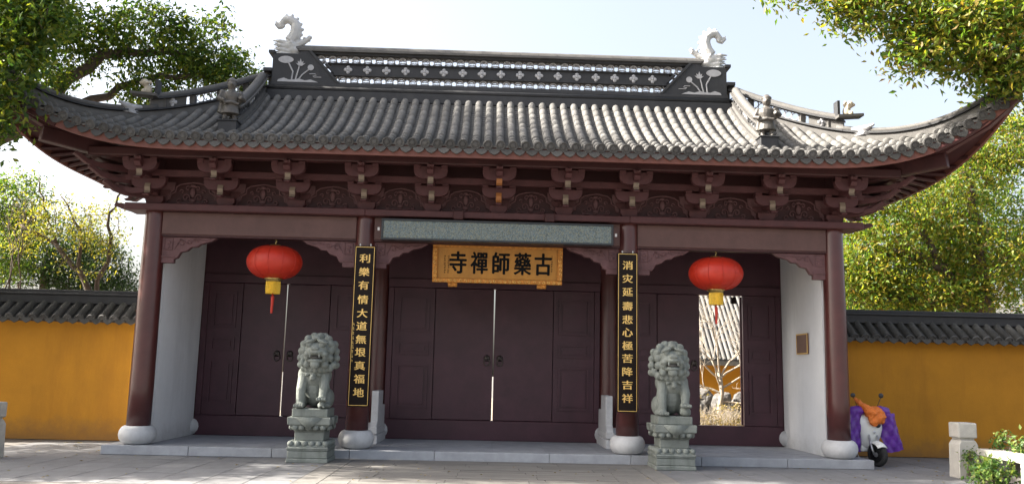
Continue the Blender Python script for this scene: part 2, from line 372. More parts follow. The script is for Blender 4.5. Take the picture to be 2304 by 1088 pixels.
def leaf(x0, x1, kx, name="door_leaf"):
    d = MB().bb(x0+.006, x1-.006, RY0-.03, RY0+.05, .595, 3.42).link(name, m_door, gate, bevel=.006)
    knocker(d, kx, 1.87); return d
def fixed(x0, x1):
    d = MB().bb(x0, x1, RY0-.02, RY0+.06, .595, 3.42).link("fixed_door_panel", m_door, gate)
    a, b = x0+.11, x1-.11; y = RY0-.0205
    moulded(d, a, b, 2.46, 3.25, y, m_door); moulded(d, a, b, 1.96, 2.25, y, m_door); moulded(d, a, b, .83, 1.76, y, m_door)
def bay(xa, xb, leafw, openR=False):
    xm = (xa+xb)/2
    MB().bb(xa, xb, RY0-.05, RY1, PL, .585).link("threshold", m_door, gate, bevel=.008)
    MB().bb(xa, xb, RY0-.055, RY1, 3.43, 3.62).link("lintel", m_door, gate, bevel=.008)
    for s, a in ((1, xa), (-1, xb)): MB().bb(a, a+s*.12, RY0-.045, RY1, .588, 3.427).link("door_post", m_door, gate, bevel=.008)
    fixed(xa+.125, xm-leafw-.01); fixed(xm+leafw+.01, xb-.125)
    for a, c in ((xa+.01, xm-.03), (xm+.03 if not openR else xm+leafw+.02, xb-.01)): MB().bb(a, c, RY0+.065, RY0+.085, .5, 3.5).link("door_backing", m_door, gate)
    leaf(xm-leafw, xm-.008, xm-.14)
    if not openR: leaf(xm+.008, xm+leafw, xm+.14)
    else:
        d = MB().bb(xm+leafw+.01, xm+2*leafw-.1, RY1+.03, RY1+.09, .595, 3.42).link("open_door_leaf", m_door, gate, bevel=.006)
        d["label"] = "door leaf swung fully open behind the fixed panel"
        MB().bb(xm+leafw-.2, xm+leafw-.085, RY1-.03, RY1+.05, 3.26, 3.41).link("black_box", m_black, gate)  # small black box of unknown use at the head of the open doorway
bay(-2.33, 2.33, 1.3); bay(-6.36, -2.74, .95); bay(2.74, 6.36, .95, True)
# ---- bracket sets
ZB = 4.634
purl_y = -.92
def bracket_meshes():
    out = []
    b = MB()                                          # bearing block
    b.prism([(-.12, 0), (.12, 0), (.17, .07), (.17, .16), (-.17, .16), (-.17, .07)], 'y', -.17, .15); out.append(("bearing_block", b.mesh("bearing_block", m_carve)))
    def boat(w, z0, z1, y0, y1):
        h = w/2; c = .14
        P = [(-h, z1), (-h, z0+c)] + [(-h+c*(1-math.cos(a))*1.1, z0+c*(1-math.sin(a))) for a in (.5, 1.0, 1.57)] + [(h-c*(1-math.cos(a))*1.1, z0+c*(1-math.sin(a))) for a in (1.57, 1.0, .5)] + [(h, z0+c), (h, z1)]
        return MB().prism(P, 'y', y0, y1)
    lb = boat(.64, .235, .43, -.52, -.40); lb.bb(-.32, -.2, -.54, -.38, .432, .475); lb.bb(.2, .32, -.54, -.38, .432, .475)
    out.append(("lower_arm", lb.mesh("lower_arm", m_carve)))
    ub = boat(.62, .47, .70, -.98, -.86); ub.bb(-.31, -.19, -1.0, -.84, .64, .72); ub.bb(.19, .31, -1.0, -.84, .64, .72)
    out.append(("upper_arm", ub.mesh("upper_arm", m_carve)))
    cen = boat(.5, .15, .3, -.06, .06); cen.bb(-.05, .05, -.06, .06, .3, .9); out.append(("wall_arm", cen.mesh("wall_arm", m_carve)))
    def beak(R, z):                                   # forward arm with a hooked tip
        P = [(0, z+.16), (-R+.04, z+.16), (-R-.05, z+.13), (-R-.075, z+.06), (-R-.05, z-.01), (-R-.075, z-.06), (-R-.15, z-.085), (-R-.15, z-.11), (-R-.05, z-.115), (-R+.03, z-.06), (-R+.12, z+.0), (0, z+.02)]
        F = [(-R-.053, z+.13), (-R-.079, z+.06), (-R-.054, z-.01), (-R-.08, z-.06)]
        a = MB().prism(P, 'x', -.055, .055)
        f = MB().prism(F + [(p[0]-.006, p[1]) for p in F[::-1]], 'x', -.052, .052)
        return a, f
    for R, z in ((.47, .20), (.90, .43)):
        a, f = beak(R, z); out.append(("forward_arm", a.mesh("forward_arm", m_carve))); out.append(("arm_face", f.mesh("arm_face", m_pale)))
    k = MB(); k.prism([(-.86, .52), (-1.06, .54), (-1.12, .60), (-1.09, .66), (-1.12, .71), (-1.0, .74), (-.86, .72)], 'x', -.06, .06)
    k.ell((0, -1.08, .69), (.045, .05, .04)); out.append(("cloud_head", k.mesh("cloud_head", m_carve)))
    return out
BM = bracket_meshes()
def bracket(x, y, rz=0, face=None, skip=()):
    mw = Matrix.Translation((x, y, ZB)) @ Matrix.Rotation(rz, 4, 'Z')
    root = put("bracket_set", BM[0][1], gate, mw=mw, bevel=.006)
    for n, me in BM[1:]:
        if n == "arm_face" and face:
            o = put(n, me, root); o.data = me.copy(); o.data.materials[0] = face
        else: put(n, me, root, bevel=0 if n == "arm_face" else .006)
    return root
for x in (-5.21, -3.87, -2.53, -1.265, 0, 1.265, 2.53, 3.87, 5.21):
    bracket(x, 0, face=m_orange if x == 0 else None)
for s in (-1, 1):
    bracket(s*6.555, 0); bracket(s*6.555, .02, s*PI/2); bracket(s*6.555, 1.33, s*PI/2); bracket(s*6.555, 2.65, s*PI/2)
    # diagonal corner arms with long upturned tips
    D = Matrix.Translation((s*6.555, 0, ZB)) @ Matrix.Rotation(s*PI/4, 4, 'Z')
    for z, R in ((.12, .55), (.34, .82), (.54, 1.1)):
        top = [(.0, z+.12), (-R*.7, z+.11), (-R, z+.08), (-R-.25, z+.11), (-R-.46, z+.22)]
        bot = [(-R-.5, z+.17), (-R-.28, z+.03), (-R-.05, z-.02), (-R*.6, z-.02), (0, z)]
        MB().prism(top+bot, 'x', -.06, .06, D).link("corner_arm", m_carve, gate, bevel=.006)
    for y, n in ((-.46, 0), (-.02, 1), (.3, 2)):
        for z, R in ((.16+n*.02, .3), (.40, .58)):
            P = [(s*6.6, z+.10), (s*(6.6+R), z+.08), (s*(6.6+R+.28), z+.15), (s*(6.6+R+.5), z+.32), (s*(6.6+R+.55), z+.27), (s*(6.6+R+.36), z+.08), (s*(6.6+R*.85), z-.03), (s*6.6, z)]
            if y != -.02: MB().prism([(a, b+ZB) for a, b in P], 'y', y-.05, y+.05).link("corner_arm", m_carve, gate, bevel=.006)
# continuous rails on the brackets
MB().bb(-6.95, 6.95, -.515, -.405, ZB+.478, ZB+.6).link("bracket_rail", m_carve, gate, bevel=.006)
MB().bb(-7.5, 7.5, purl_y-.09, purl_y+.09, ZB+.725, ZB+.9).link("eave_purlin", m_wood, gate, bevel=.03)
for s in (-1, 1):
    MB().bb(s*7.01, s*7.12, -.40, 3.0, ZB+.479, ZB+.598).link("bracket_rail", m_carve, gate, bevel=.006)
    MB().bb(s*7.39, s*7.57, purl_y+.1, 3.55, ZB+.727, ZB+.898).link("eave_purlin", m_wood, gate, bevel=.03)
# carved panels between the brackets
bx = [-6.555, -5.21, -3.87, -2.53, -1.265, 0, 1.265, 2.53, 3.87, 5.21, 6.555]
MB().bb(-6.5, 6.5, -.01, .06, ZB+.001, 5.75).link("panel_wall", m_wood, gate)
def relief_mesh():
    c = MB(); y = -.035
    for s in (-1, 1):
        for cx, cz, r, a0, a1 in ((.12, .16, .075, 200, -230), (.25, .09, .05, 180, -200), (.09, .33, .05, 160, -220), (.20, .27, .04, 0, 330)):
            c.tube([(s*a, y, b) for a, b in spiral(cx, cz, r, r*.2, a0, a1, 12)], .013, 5)
        c.tube([(s*.0, y, .06), (s*.1, y, .045), (s*.2, y, .06), (s*.34, y, .03), (s*.44, y, .03)], .012, 5)
        c.tube([(s*.5, y, .1), (s*.42, y, .13), (s*.40, y, .22), (s*.32, y, .26), (s*.31, y, .35), (s*.24, y, .40), (s*.1, y, .43), (0, y, .44)], .016, 5)
        c.prism([(s*.50, .0), (s*.46, .12), (s*.42, .16), (s*.41, .24), (s*.34, .29), (s*.33, .44), (s*.64, .44), (s*.64, .0)][::s], 'y', -.04, -.011)
    c.ell((0, y, .25), (.05, .025, .09)); c.ell((0, y, .11), (.06, .025, .04)); c.ell((0, y, .38), (.05, .02, .03))
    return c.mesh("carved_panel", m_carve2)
RM = relief_mesh()
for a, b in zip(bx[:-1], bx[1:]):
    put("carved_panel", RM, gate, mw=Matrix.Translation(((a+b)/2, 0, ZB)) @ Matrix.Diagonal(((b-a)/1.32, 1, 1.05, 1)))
# ------------------------------------------------------------------ roof
XR, YR, XE = 4.95, 1.33, 9.1
def ye(x): return -1.6 - .6*max(0, (abs(x)-5.2)/3.9)**2.2
def lift(x): return .33*max(0, (abs(x)-5.2)/2.6)**3.3
def prof(v): return 1.05*v + .75*v*v
def zf(x, y):
    e = ye(x); v = max(0, min(1, (y-e)/(YR-e))); return 5.55 + prof(v) + lift(x)*(1-v)**.7
KH = (YR-ye(XE))/(XE-XR)
def yh(x): return YR - (abs(x)-XR)*KH
def xe_s(q): return 8.35 + .75*(q/3.53)**2.2          # side eave, q = distance from the middle of the side
def zs(s, y, w):                                       # side slope: w 0 eave .. 1 hip
    q = min(abs(y-YR), 3.53); xh = XR + q/KH; x = lerp(xe_s(q), xh, w)
    zh = zf(xh, yh(xh)); z0 = 5.55 + 1.258*(q/3.53)**3.4
    return s*x, lerp(z0, zh, prof(w)/1.8)
def surf(off, m, name, parent):
    b = MB()
    for back in (0, 1):
        fy = (lambda y: 2*YR-y) if back else (lambda y: y)
        P = []
        for i in range(61):
            x = lerp(-XE, XE, i/60); y0 = ye(x); y1 = YR if abs(x) <= XR else yh(x)
            P.append([(x, fy(lerp(y0, y1, j/10)), zf(x, lerp(y0, y1, j/10))+off) for j in range(11)])
        b.grid(P)
    for s in (-1, 1):
        P = []
        for i in range(31):
            y = lerp(YR-3.53, YR+3.53, i/30); row = []
            for j in range(9):
                x, z = zs(s, y, j/8); row.append((x, y, z+off))
            P.append(row)
        b.grid(P)
    return b.link(name, m, parent, smooth=True)
roof = surf(0.0, m_tile, "roof", gate)
roof["label"] = "grey barrel tiled roof with upswept corners"
surf(-.10, m_wood, "soffit", roof)
# eave boards
def ribbon(pts, h0, h1, th, out):
    n = len(pts); sec = [(0, h0), (th, h0), (th, h1), (0, h1)]
    b = MB(); b.sweep(pts, sec, out); return b
fp = [(lerp(-XE, XE, i/80), 0, 0) for i in range(81)]
fpts = [(x, ye(x)-.02, zf(x, ye(x))) for x, _, _ in fp]
ribbon(fpts, -.2, -.005, -.05, [(0, -1, 0)]*81).link("eave_board", m_fascia, roof)
for s in (-1, 1):
    sp = [];
    for i in range(41):
        y = lerp(YR-3.53, YR+3.53, i/40); x, z = zs(s, y, 0); sp.append((x+s*.02, y, z))
    ribbon(sp, -.2, -.006, -.05, [(s, 0, 0)]*41).link("eave_board", m_fascia, roof)
# rafters
for i in range(-33, 34):
    x = i*.26; y1 = ye(x)+.02; y0 = min(-.55, (yh(x) if abs(x) > XR else 9)-.1)
    if y0 - y1 < .15: continue
    xi = x if abs(x) < 6.6 else math.copysign(6.6 + (abs(x)-6.6)*.55, x)
    P = []
    for t in (0, .5, 1):
        yy = lerp(y1, y0, t); xx = lerp(x, xi, t); P.append((xx, yy, zf(xx if abs(xx) < XE else x, yy)-.165))
    MB().tube(P, .045, 6).link("rafter", m_wood, roof)
for s in (-1, 1):
    for i in range(14):
        y = -1.7 + i*.27; yi = lerp(y, max(y, 0), .6); P = []
        for t in (0, .5, 1):
            w = t*.36; x, z = zs(s, y, w); P.append((x, lerp(y, yi, t), z-.165))
        MB().tube(P, .045, 6).link("rafter", m_wood, roof)
    # corner beams
    c0, c1 = Vector((s*6.5, .05, 5.42)), Vector((s*8.15, -1.42, 5.62))
    d = (c1-c0); rotm = d.to_track_quat('Y', 'Z').to_matrix()
    MB().box((c0+c1)/2, (.2, d.length, .26), rotm).link("corner_beam", m_wood, roof, bevel=.02)
    pts = [(s*7.5, -.85, 5.68), (s*8.15, -1.42, 5.86), (s*8.7, -1.88, 6.22), (s*9.1, -2.22, 6.66)]
    sd = Vector((1, s*-.85*-1, 0)).normalized()
    MB().sweep(pts, [(-.08, -.1), (.08, -.1), (.08, .06), (-.08, .06)], [Vector((.65, .76*s, 0))]*4).link("corner_beam", m_carve, roof)
# ---- barrel tiles
SP = .2225
def barrel(n=7):
    b = MB(); vs = []
    for y, r in ((0, .080), (1, .0765)):
        for k in range(n): t = math.radians(-15 + 210*k/(n-1)); vs.append((r*math.cos(t), y, r*math.sin(t)))
    vs += [(p[0]*.8, 0, p[2]*.8) for p in vs[:n]]
    fs = [(k, k+1, n+k+1, n+k) for k in range(n-1)] + [(k+1, k, 2*n+k, 2*n+k+1) for k in range(n-1)]
    b.add(vs, fs); return b
bar = barrel(); bar_me = bar.mesh("cover_tile", m_tile, True)
disc_b = MB().lathe([(.088, .03), (.09, -.012), (.074, -.02), (.07, -.006), (.05, -.004), (.035, -.016), (.0, -.018)], 18, (0, 0, 0), Matrix.Rotation(-PI/2, 3, 'X'))
disc_me = disc_b.mesh("eave_tile_disc", m_tend)
drip = MB(); 
dp = [(-.112, .06), (-.09, .015), (-.04, -.01), (0, -.02), (.04, -.01), (.09, .015), (.112, .06), (.112, -.02), (.095, -.065), (.065, -.1), (.03, -.12), (0, -.135), (-.03, -.12), (-.065, -.1), (-.095, -.065), (-.112, -.02)]
drip.prism(dp, 'y', -.012, .012, Matrix.Rotation(math.radians(-12), 4, 'X')); drip_me = drip.mesh("drip_tile", m_tend)
rest = MB(); lips = MB()
def frame(p0, p1, xax):
    y = (p1-p0); L = y.length; y.normalize(); z = xax.cross(y).normalized(); x = y.cross(z).normalized()
    M = Matrix((x, y, z)).transposed().to_4x4(); M.translation = p0; return M, L
def row_points(x, step, back=False, ytop=None):
    y0 = ye(x)-.05; y1 = ytop if ytop is not None else (1.12 if abs(x) <= XR else yh(x)-.05)
    n = max(1, int(round((y1-y0)/(step*.9)))); out = []
    for k in range(n+1):
        yy = lerp(y0, y1, k/n); out.append(Vector((x, (2*YR-yy) if back else yy, zf(x, yy)+.03)))
    return out
fine_v = np.array(bar.v)
def add_tile(b, M, L):
    T = M @ Matrix.Diagonal((1, L, 1, 1)); b.add([T @ Vector(v) for v in bar.v], bar.f)
NT = 0
for i in range(-40, 41):
    x = i*SP
    if abs(x) > 9.0: continue
    pts = row_points(x, .27)
    for k in range(len(pts)-1):
        M, L = frame(pts[k], pts[k+1], Vector((1, 0, 0)))
        if k < 4 and abs(i) <= 37: put("cover_tile", bar_me, roof, mw=M @ Matrix.Diagonal((1, L*1.03, 1, 1)))
        else: add_tile(rest, M, L*1.03)
    M, L = frame(pts[0], pts[1], Vector((1, 0, 0)))
    put("eave_tile_disc", disc_me, roof, mw=Matrix.Translation((0, -.03, 0)) @ M @ Matrix.Rotation(rng.uniform(0, 6), 4, 'Y'))
    pts = row_points(x, .5, True)
    for k in range(len(pts)-1):
        M, L = frame(pts[k], pts[k+1], Vector((-1, 0, 0))); add_tile(rest, M, L)
for i in range(-41, 41):
    x = (i+.5)*SP
    if abs(x) > 8.95: continue
    e = ye(x); put("drip_tile", drip_me, roof, mw=Matrix.Translation((x, e-.045, zf(x, e)-.02)) @ Matrix.Rotation(-math.atan2(lift(x+.05)-lift(x-.05), .1), 4, 'Y'))
    pts = row_points(x, .105)
    for k in range(len(pts)-1):
        p = pts[k]; q = pts[k+1]; vs = []
        for a in (-.075, -.035, .035, .075):
            dz = .035*(abs(a)/.075)**2 - .025
            vs += [(p.x+a, p.y, p.z+dz+.012), (q.x+a, q.y+.02, q.z+dz-.006), (p.x+a, p.y+.003, p.z+dz-.02)]
        lips.add(vs, [(3*j, 3*j+3, 3*j+4, 3*j+1) for j in range(3)] + [(3*j+2, 3*j+5, 3*j+3, 3*j) for j in range(3)])
for s in (-1, 1):
    for i in range(-15, 16):
        y = YR + i*SP; q = abs(y-YR); P = []
        for k in range(9):
            x, z = zs(s, y, k/8*.97); P.append(Vector((x, y, z+.03)))
        for k in range(8):
            if (P[k+1]-P[k]).length > .02:
                M, L = frame(P[k], P[k+1], Vector((0, s, 0))); add_tile(rest, M, L)
        M, L = frame(P[0], P[1], Vector((0, s, 0)));
        if (P[1]-P[0]).length > .02: put("eave_tile_disc", disc_me, roof, mw=M)
o = rest.link("cover_tiles", m_tile, roof, smooth=True); tag(o, kind="stuff")
o = lips.link("pan_tiles", m_tile, roof); tag(o, kind="stuff")

# ---- main ridge
rd = MB(); yc = YR
rd.bb(-4.9, 4.9, yc-.24, yc+.24, 7.18, 7.385)
rd.bb(-4.86, 4.86, yc-.17, yc+.17, 7.386, 7.50)
rd.bb(-4.86, 4.86, yc-.2, yc+.2, 7.501, 7.565)
rd.bb(-4.2, 4.2, yc-.15, yc+.15, 7.566, 7.60)
ridge = rd.link("main_ridge", m_ridge, gate)
ridge["label"] = "dark main roof ridge with pierced lattice bands"
MB().tube([(-4.88, yc-.17, 7.445), (4.88, yc-.17, 7.445)], .06, 10).link("ridge_moulding", m_ridge, ridge, smooth=True)
MB().bb(-3.62, 3.62, yc-.07, yc+.07, 7.80, 8.03).link("ridge_panel", m_ridge, ridge)
for z0, z1 in ((7.775, 7.80), (8.03, 8.055)): MB().bb(-3.7, 3.7, yc-.11, yc+.11, z0+.001, z1-.001).link("ridge_bar", m_ridge, ridge)
MB().bb(-4.3, 4.3, yc-.13, yc+.13, 8.225, 8.27).link("ridge_bar", m_ridge, ridge)
cap = MB().bb(-4.3, 4.3, yc-.19, yc+.19, 8.271, 8.32); cap.tube([(-4.28, yc, 8.34), (4.28, yc, 8.34)], .11, 12)
cap.link("ridge_cap", m_hip, ridge)
for i in range(22):
    x = -4.2 + i*.4; MB().tube([(x-.192, yc, 8.345), (x+.192, yc, 8.345)], .118, 10, flat=.75).link("ridge_tile", m_hip, ridge)
for s in (-1, 1):
    MB().prism([(s*3.40, 7.566), (s*4.84, 7.566), (s*4.84, 8.2), (s*4.32, 8.2), (s*4.25, 8.27), (s*4.02, 8.27)], 'y', yc-.17, yc+.17).link("ridge_end_block", m_ridge, ridge)
    MB().bb(s*4.80, s*4.93, yc-.2, yc+.2, 8.2, 8.26).link("ridge_end_trim", m_ridge, ridge)
    MB().bb(s*4.842, s*5.02, yc-.2, yc+.2, 7.80, 7.87).link("ridge_end_trim", m_ridge, ridge)
    # diagonal bar inside the lattice
    P = [(s*3.46, 7.80), (s*3.53, 7.80), (s*3.76, 8.03), (s*3.69, 8.03)]
    MB().prism(P, 'y', yc-.10, yc+.10).link("ridge_bar", m_ridge, ridge)
    F = [(s*3.40, 7.575), (s*3.46, 7.575), (s*4.09, 8.265), (s*4.03, 8.265)]
    MB().prism(F, 'y', yc-.2, yc-.171).link("ridge_bar", m_ridge, ridge)
# lattice of ring tiles with sky behind
def ring(rx, rz, n=18, r=.014, d=.05):
    b = MB(); a = []; 
    for k in range(n):
        t = 2*PI*k/n; c, sn = math.cos(t), math.sin(t)
        a += [(rx*c, -d, rz*sn), ((rx-r)*c, -d, (rz-r)*sn), ((rx-r)*c, d, (rz-r)*sn), (rx*c, d, rz*sn)]
    b.add(a, [(4*k+j, 4*((k+1) % n)+j, 4*((k+1) % n)+(j+1) % 4, 4*k+(j+1) % 4) for k in range(n) for j in range(4)]); return b
lat = ring(.084, .084, 18, .017); lat.add(*(lambda v, f: (v, f))([], []))
for s in (-1, 1):
    for sz in (-1, 1):
        lat.tube([(s*.122, 0, sz*.085), (s*.075, 0, sz*.03), (s*.03, 0, sz*.02), (0, 0, sz*.03)], .012, 4)
lat_me = lat.mesh("lattice_tile", m_relief)
for z, xm in ((7.688, 3.38), (8.14, 3.85)):
    n = int(2*xm/.245)
    for i in range(n+1):
        put("lattice_tile", lat_me, ridge, mw=Matrix.Translation((-xm + 2*xm*i/n, yc, z)))
for s in (-1, 1):
    for k in range(1, 4):
        t = k/4; put("lattice_tile", lat_me, ridge, mw=Matrix.Translation((s*lerp(3.45, 3.9, t), yc, lerp(7.688, 8.14, t))) @ Matrix.Rotation(-s*.8, 4, 'Y'))
fl = MB()
for a in range(4):
    t = a*PI/2; fl.ell((.052*math.cos(t), 0, .052*math.sin(t)), (.042, .02, .042), n=8, m=6)
fl.ell((0, -.01, 0), (.03, .025, .03), n=8, m=6); fl_me = fl.mesh("flower_cross", m_relief, True)
for i in range(17): put("flower_cross", fl_me, ridge, mw=Matrix.Translation((-3.26 + i*.4075, yc-.075, 7.915)))
# lotus reliefs on the ridge ends
for s in (-1, 1):
    y0, y1 = yc-.185, yc-.165; X = lambda a: s*a
    def pr(poly, nm): MB().prism(poly, 'y', y0, y1).link(nm, m_relief, lot)
    lot = MB().tube([(X(4.42), y0+.01, 7.62), (X(4.40), y0+.01, 7.8), (X(4.52), y0+.01, 8.03)], .016, 6).link("lotus_relief", m_relief, ridge)
    lot["label"] = "pale lotus plant relief on the ridge end"
    st = MB(); st.tube([(X(4.34), y0+.01, 7.62), (X(4.30), y0+.01, 7.8), (X(4.27), y0+.01, 7.92)], .015, 6); st.tube([(X(4.28), y0+.01, 7.62), (X(4.2), y0+.01, 7.74), (X(4.06), y0+.01, 7.86)], .015, 6); st.link("lotus_stem", m_relief, lot)
    pr([(X(4.56)+.15*math.cos(t)*(1+.08*math.cos(2*t)), 8.06+.08*math.sin(t)) for t in [2*PI*k/20 for k in range(20)]], "lotus_leaf")
    pr([(X(4.25)+a, 7.93+b) for a, b in ((-.035, 0), (-.1, .06), (-.05, .05), (-.06, .11), (-.025, .08), (0, .16), (.025, .08), (.06, .11), (.05, .05), (.1, .06), (.035, 0))], "lotus_flower")
    pr([(X(4.03)+.065*math.cos(t), 7.9+.065*math.sin(t)) for t in [2*PI*k/14 for k in range(14)]], "lotus_pod")
    pr([(X(4.72), 7.575), (X(4.70), 7.62), (X(4.58), 7.66), (X(4.48), 7.62), (X(4.38), 7.625), (X(4.26), 7.65), (X(4.14), 7.61), (X(4.02), 7.635), (X(3.92), 7.60), (X(3.86), 7.575)], "lotus_water")
    w = MB(); w.tube([(X(4.05), y0+.008, 7.76), (X(3.93), y0+.008, 7.76), (X(3.90), y0+.008, 7.735), (X(3.98), y0+.008, 7.71), (X(3.95), y0+.008, 7.69), (X(3.80), y0+.008, 7.69)], .009, 5); w.link("lotus_ripple", m_relief, lot)
# ---- ridge dragons
def ridge_dragon(s):
    d = MB(); y = 0
    X = lambda a: s*a                               # a > 0 is outwards
    body = [(.10, .15), (.16, .33), (.22, .50), (.24, .66), (.18, .80), (.05, .87), (-.06, .82), (-.10, .72)]
    # local: x from the block's inner side; tail curls outwards
    path = [(-.02, .30), (-.10, .42), (-.13, .56), (-.10, .68), (0.0, .765), (.10, .76), (.165, .68), (.15, .60)]
    rr = [.13, .125, .115, .10, .09, .08, .065, .05]
    d.tube([(X(a), y, b) for a, b in path], rr, 10)
    d.tube([(X(.15), y, .62), (X(.22), y, .60), (X(.31), y, .67)], [.05, .045, .015], 8, flat=1); d.tube([(X(.16), y, .64), (X(.24), y, .66), (X(.30), y, .73)], [.045, .035, .012], 8)
    for a, b in ((-.2, .36), (-.235, .46), (-.25, .57), (-.215, .68), (-.14, .79), (-.03, .855), (.08, .85)): d.ell((X(a), y, b), (.035, .03, .035), n=8, m=6)
    d.ell((X(-.02), y, .20), (.20, .14, .13)); d.ell((X(-.10), y, .12), (.16, .13, .10))              # head
    d.tube([(X(-.1), y, .22), (X(-.24), y, .28), (X(-.36), y, .36), (X(-.40), y, .38)], [.1, .07, .05, .06], 8)      # upper jaw
    d.ell((X(-.40), y, .41), (.05, .06, .04)); d.ell((X(-.30), y, .38), (.03, .08, .03))
    d.tube([(X(-.1), y, .08), (X(-.18), y, -.0), (X(-.20), y, -.09)], [.1, .075, .05], 8)                            # lower jaw
    d.ell((X(-.19), y, -.1), (.06, .08, .04))
    for k in range(4):
        a = .16 - .015*k; z = .28 - k*.085; d.tube([(X(a-.16), -.07, z-.03), (X(a), -.1, z), (X(a+.15), -.06, z+.02)], [.05, .04, .012], 7)
        d.tube([(X(a-.16), .07, z-.03), (X(a), .1, z), (X(a+.15), .06, z+.02)], [.05, .04, .012], 7)
    d.ell((X(-.06), -.11, .25), .04); d.ell((X(-.06), .11, .25), .04)
    o = d.link("ridge_dragon", m_drag, ridge, remesh=.014)
    o.matrix_basis = Matrix.Translation((s*4.56, yc, 8.19)) @ Matrix.Scale(1.08, 4)
    o["label"] = "whitish fish-tailed dragon biting the ridge end"
    return o
for s in (-1, 1): ridge_dragon(s)
# ---- hip ridges and short descending ridges
def hip_pt(x, s): return Vector((s*x, yh(x), zf(x, yh(x))))
for s in (-1, 1):
    sd = Vector((KH*s, 1, 0)).normalized()
    pts = [hip_pt(lerp(4.9, 9.05, i/40), s) for i in range(41)]
    tip = pts[-1]; pts2 = pts + [tip + Vector((s*.13, -.11, .2)), tip + Vector((s*.26, -.22, .5))]
    def sw(P, z0, z1, hw, nm, m, par): return MB().sweep(P, [(-hw, z0), (hw, z0), (hw, z1), (-hw, z1)], [sd]*len(P)).link(nm, m, par)
    hip = sw(pts2, -.03, .09, .11, "hip_ridge", m_hip, gate); hip["label"] = "upswept hip ridge running out to the roof corner"
    MB().tube([p + Vector((0, 0, .11)) for p in pts2], .06, 8).link("hip_moulding", m_hip, hip, smooth=True)
    k = 18
    up = pts[:k+1]
    sw(up, .165, .20, .10, "hip_rail", m_ridge, hip); sw(up, .38, .42, .12, "hip_rail", m_ridge, hip)
    MB().tube([p + Vector((0, 0, .45)) for p in up], .07, 8).link("hip_cap", m_hip, hip, smooth=True)
    lo = pts2[k-1:]
    sw(lo, .165, .20, .09, "hip_rail", m_ridge, hip)
    MB().tube([p + Vector((0, 0, .235)) for p in lo], [.055]*(len(lo)-2) + [.05, .02], 8).link("hip_cap", m_hip, hip, smooth=True)
    for i in (0, 4, 8, 12, 16):
        p = pts[i]; MB().box(p + Vector((0, 0, .29)), (.1, .1, .182)).link("hip_post", m_hip, hip)
    sw(pts[13:19], .205, .375, .035, "hip_panel", m_hip, hip)
    put("flower_cross", fl_me, hip, mw=Matrix.Translation(pts[15] + Vector((-.03*s, -.045, .29))))
    for i in range(1, 25):
        t = i/25*13; a = pts[int(t)].lerp(pts[int(t)+1], t-int(t)) + Vector((0, 0, .29))
        if i % 2: MB().tube([a + sd.cross(Vector((0,0,1)))*dx + Vector((0, 0, dz)) for dx, dz in [(.075*math.cos(u), .075*math.sin(u)) for u in [2*PI*q/12 for q in range(13)]]], .012, 4).link("lattice_tile", m_relief, hip)
    # guardian lion on a shelf with a back slab
    p = pts[18] + Vector((0, 0, .43))
    MB().box(p + Vector((s*.08, -.07, .03)), (.5, .24, .05), Euler((0, s*-.08, 0)).to_matrix()).link("lion_shelf", m_hip, hip)
    MB().box(p + Vector((-s*.12, .02, .2)), (.05, .2, .3)).link("lion_slab", m_ridge, hip)
    L = MB(); q = p + Vector((s*.05, -.04, .05))
    L.ell(q + Vector((0, 0, .09)), (.08, .08, .11)); L.ell(q + Vector((s*.05, -.04, .22)), (.075, .075, .075)); L.ell(q + Vector((s*.11, -.06, .21)), (.04, .045, .035))
    L.ell(q + Vector((s*.05, -.09, .04)), (.04, .05, .05)); L.ell(q + Vector((s*.10, .0, .05)), (.035, .04, .06))
    for t in range(7): L.ell(q + Vector((s*.02 + .075*math.cos(t*.9), -.03 + .06*math.sin(t*.9), .23 + .03*math.sin(t*2))), .03, n=8, m=6)
    L.link("roof_lion", m_tan, hip, remesh=.012)
    h = MB(); q = pts[20] + Vector((s*.05, -.10, .22)); u = Vector((s, -KH, 0)).normalized()
    h.tube([q - u*.3 + Vector((0, 0, .06)), q - u*.05, q + u*.12 + Vector((0, 0, .03)), q + u*.3 + Vector((0, 0, .1))], [.05, .1, .08, .03], 8)
    h.tube([q - u*.02 + Vector((0, 0, -.05)), q + u*.1 + Vector((0, 0, -.12)), q + u*.2 + Vector((0, 0, -.1))], [.08, .06, .03], 8)
    for t in range(4): h.tube([q + Vector((0, -.05, .02-t*.05)), q - u*.12 + Vector((0, -.06, .03-t*.06)), q - u*.26 + Vector((0, -.03, .06-t*.07))], [.04, .03, .01], 6)
    h.ell(q + Vector((0, -.07, .07)), .03)
    hd = h.link("hip_dragon_head", m_relief, hip, remesh=.013); hd.matrix_basis = Matrix.Translation(q) @ Matrix.Scale(.72, 4) @ Matrix.Translation(-q)
    # descending ridge
    dp_ = [Vector((s*5.0, lerp(1.05, -.72, i/16), zf(5.0, lerp(1.05, -.72, i/16)))) for i in range(17)]
    sd2 = Vector((1, 0, 0))
    def sw2(P, z0, z1, hw, nm, m, par): return MB().sweep(P, [(-hw, z0), (hw, z0), (hw, z1), (-hw, z1)], [sd2]*len(P)).link(nm, m, par)
    ds = sw2(dp_, -.03, .17, .13, "descending_ridge", m_hip, gate); ds["label"] = "short ridge running down the slope to the warrior figure"
    MB().tube([v + Vector((0, 0, .18)) for v in dp_], .09, 8).link("ridge_moulding", m_hip, ds, smooth=True)
    sw2(dp_, .25, .28, .09, "ridge_rail", m_hip, ds); sw2(dp_, .46, .50, .12, "ridge_rail", m_hip, ds)
    MB().tube([v + Vector((0, 0, .54)) for v in dp_] , .085, 9).link("ridge_cap", m_hip, ds, smooth=True)
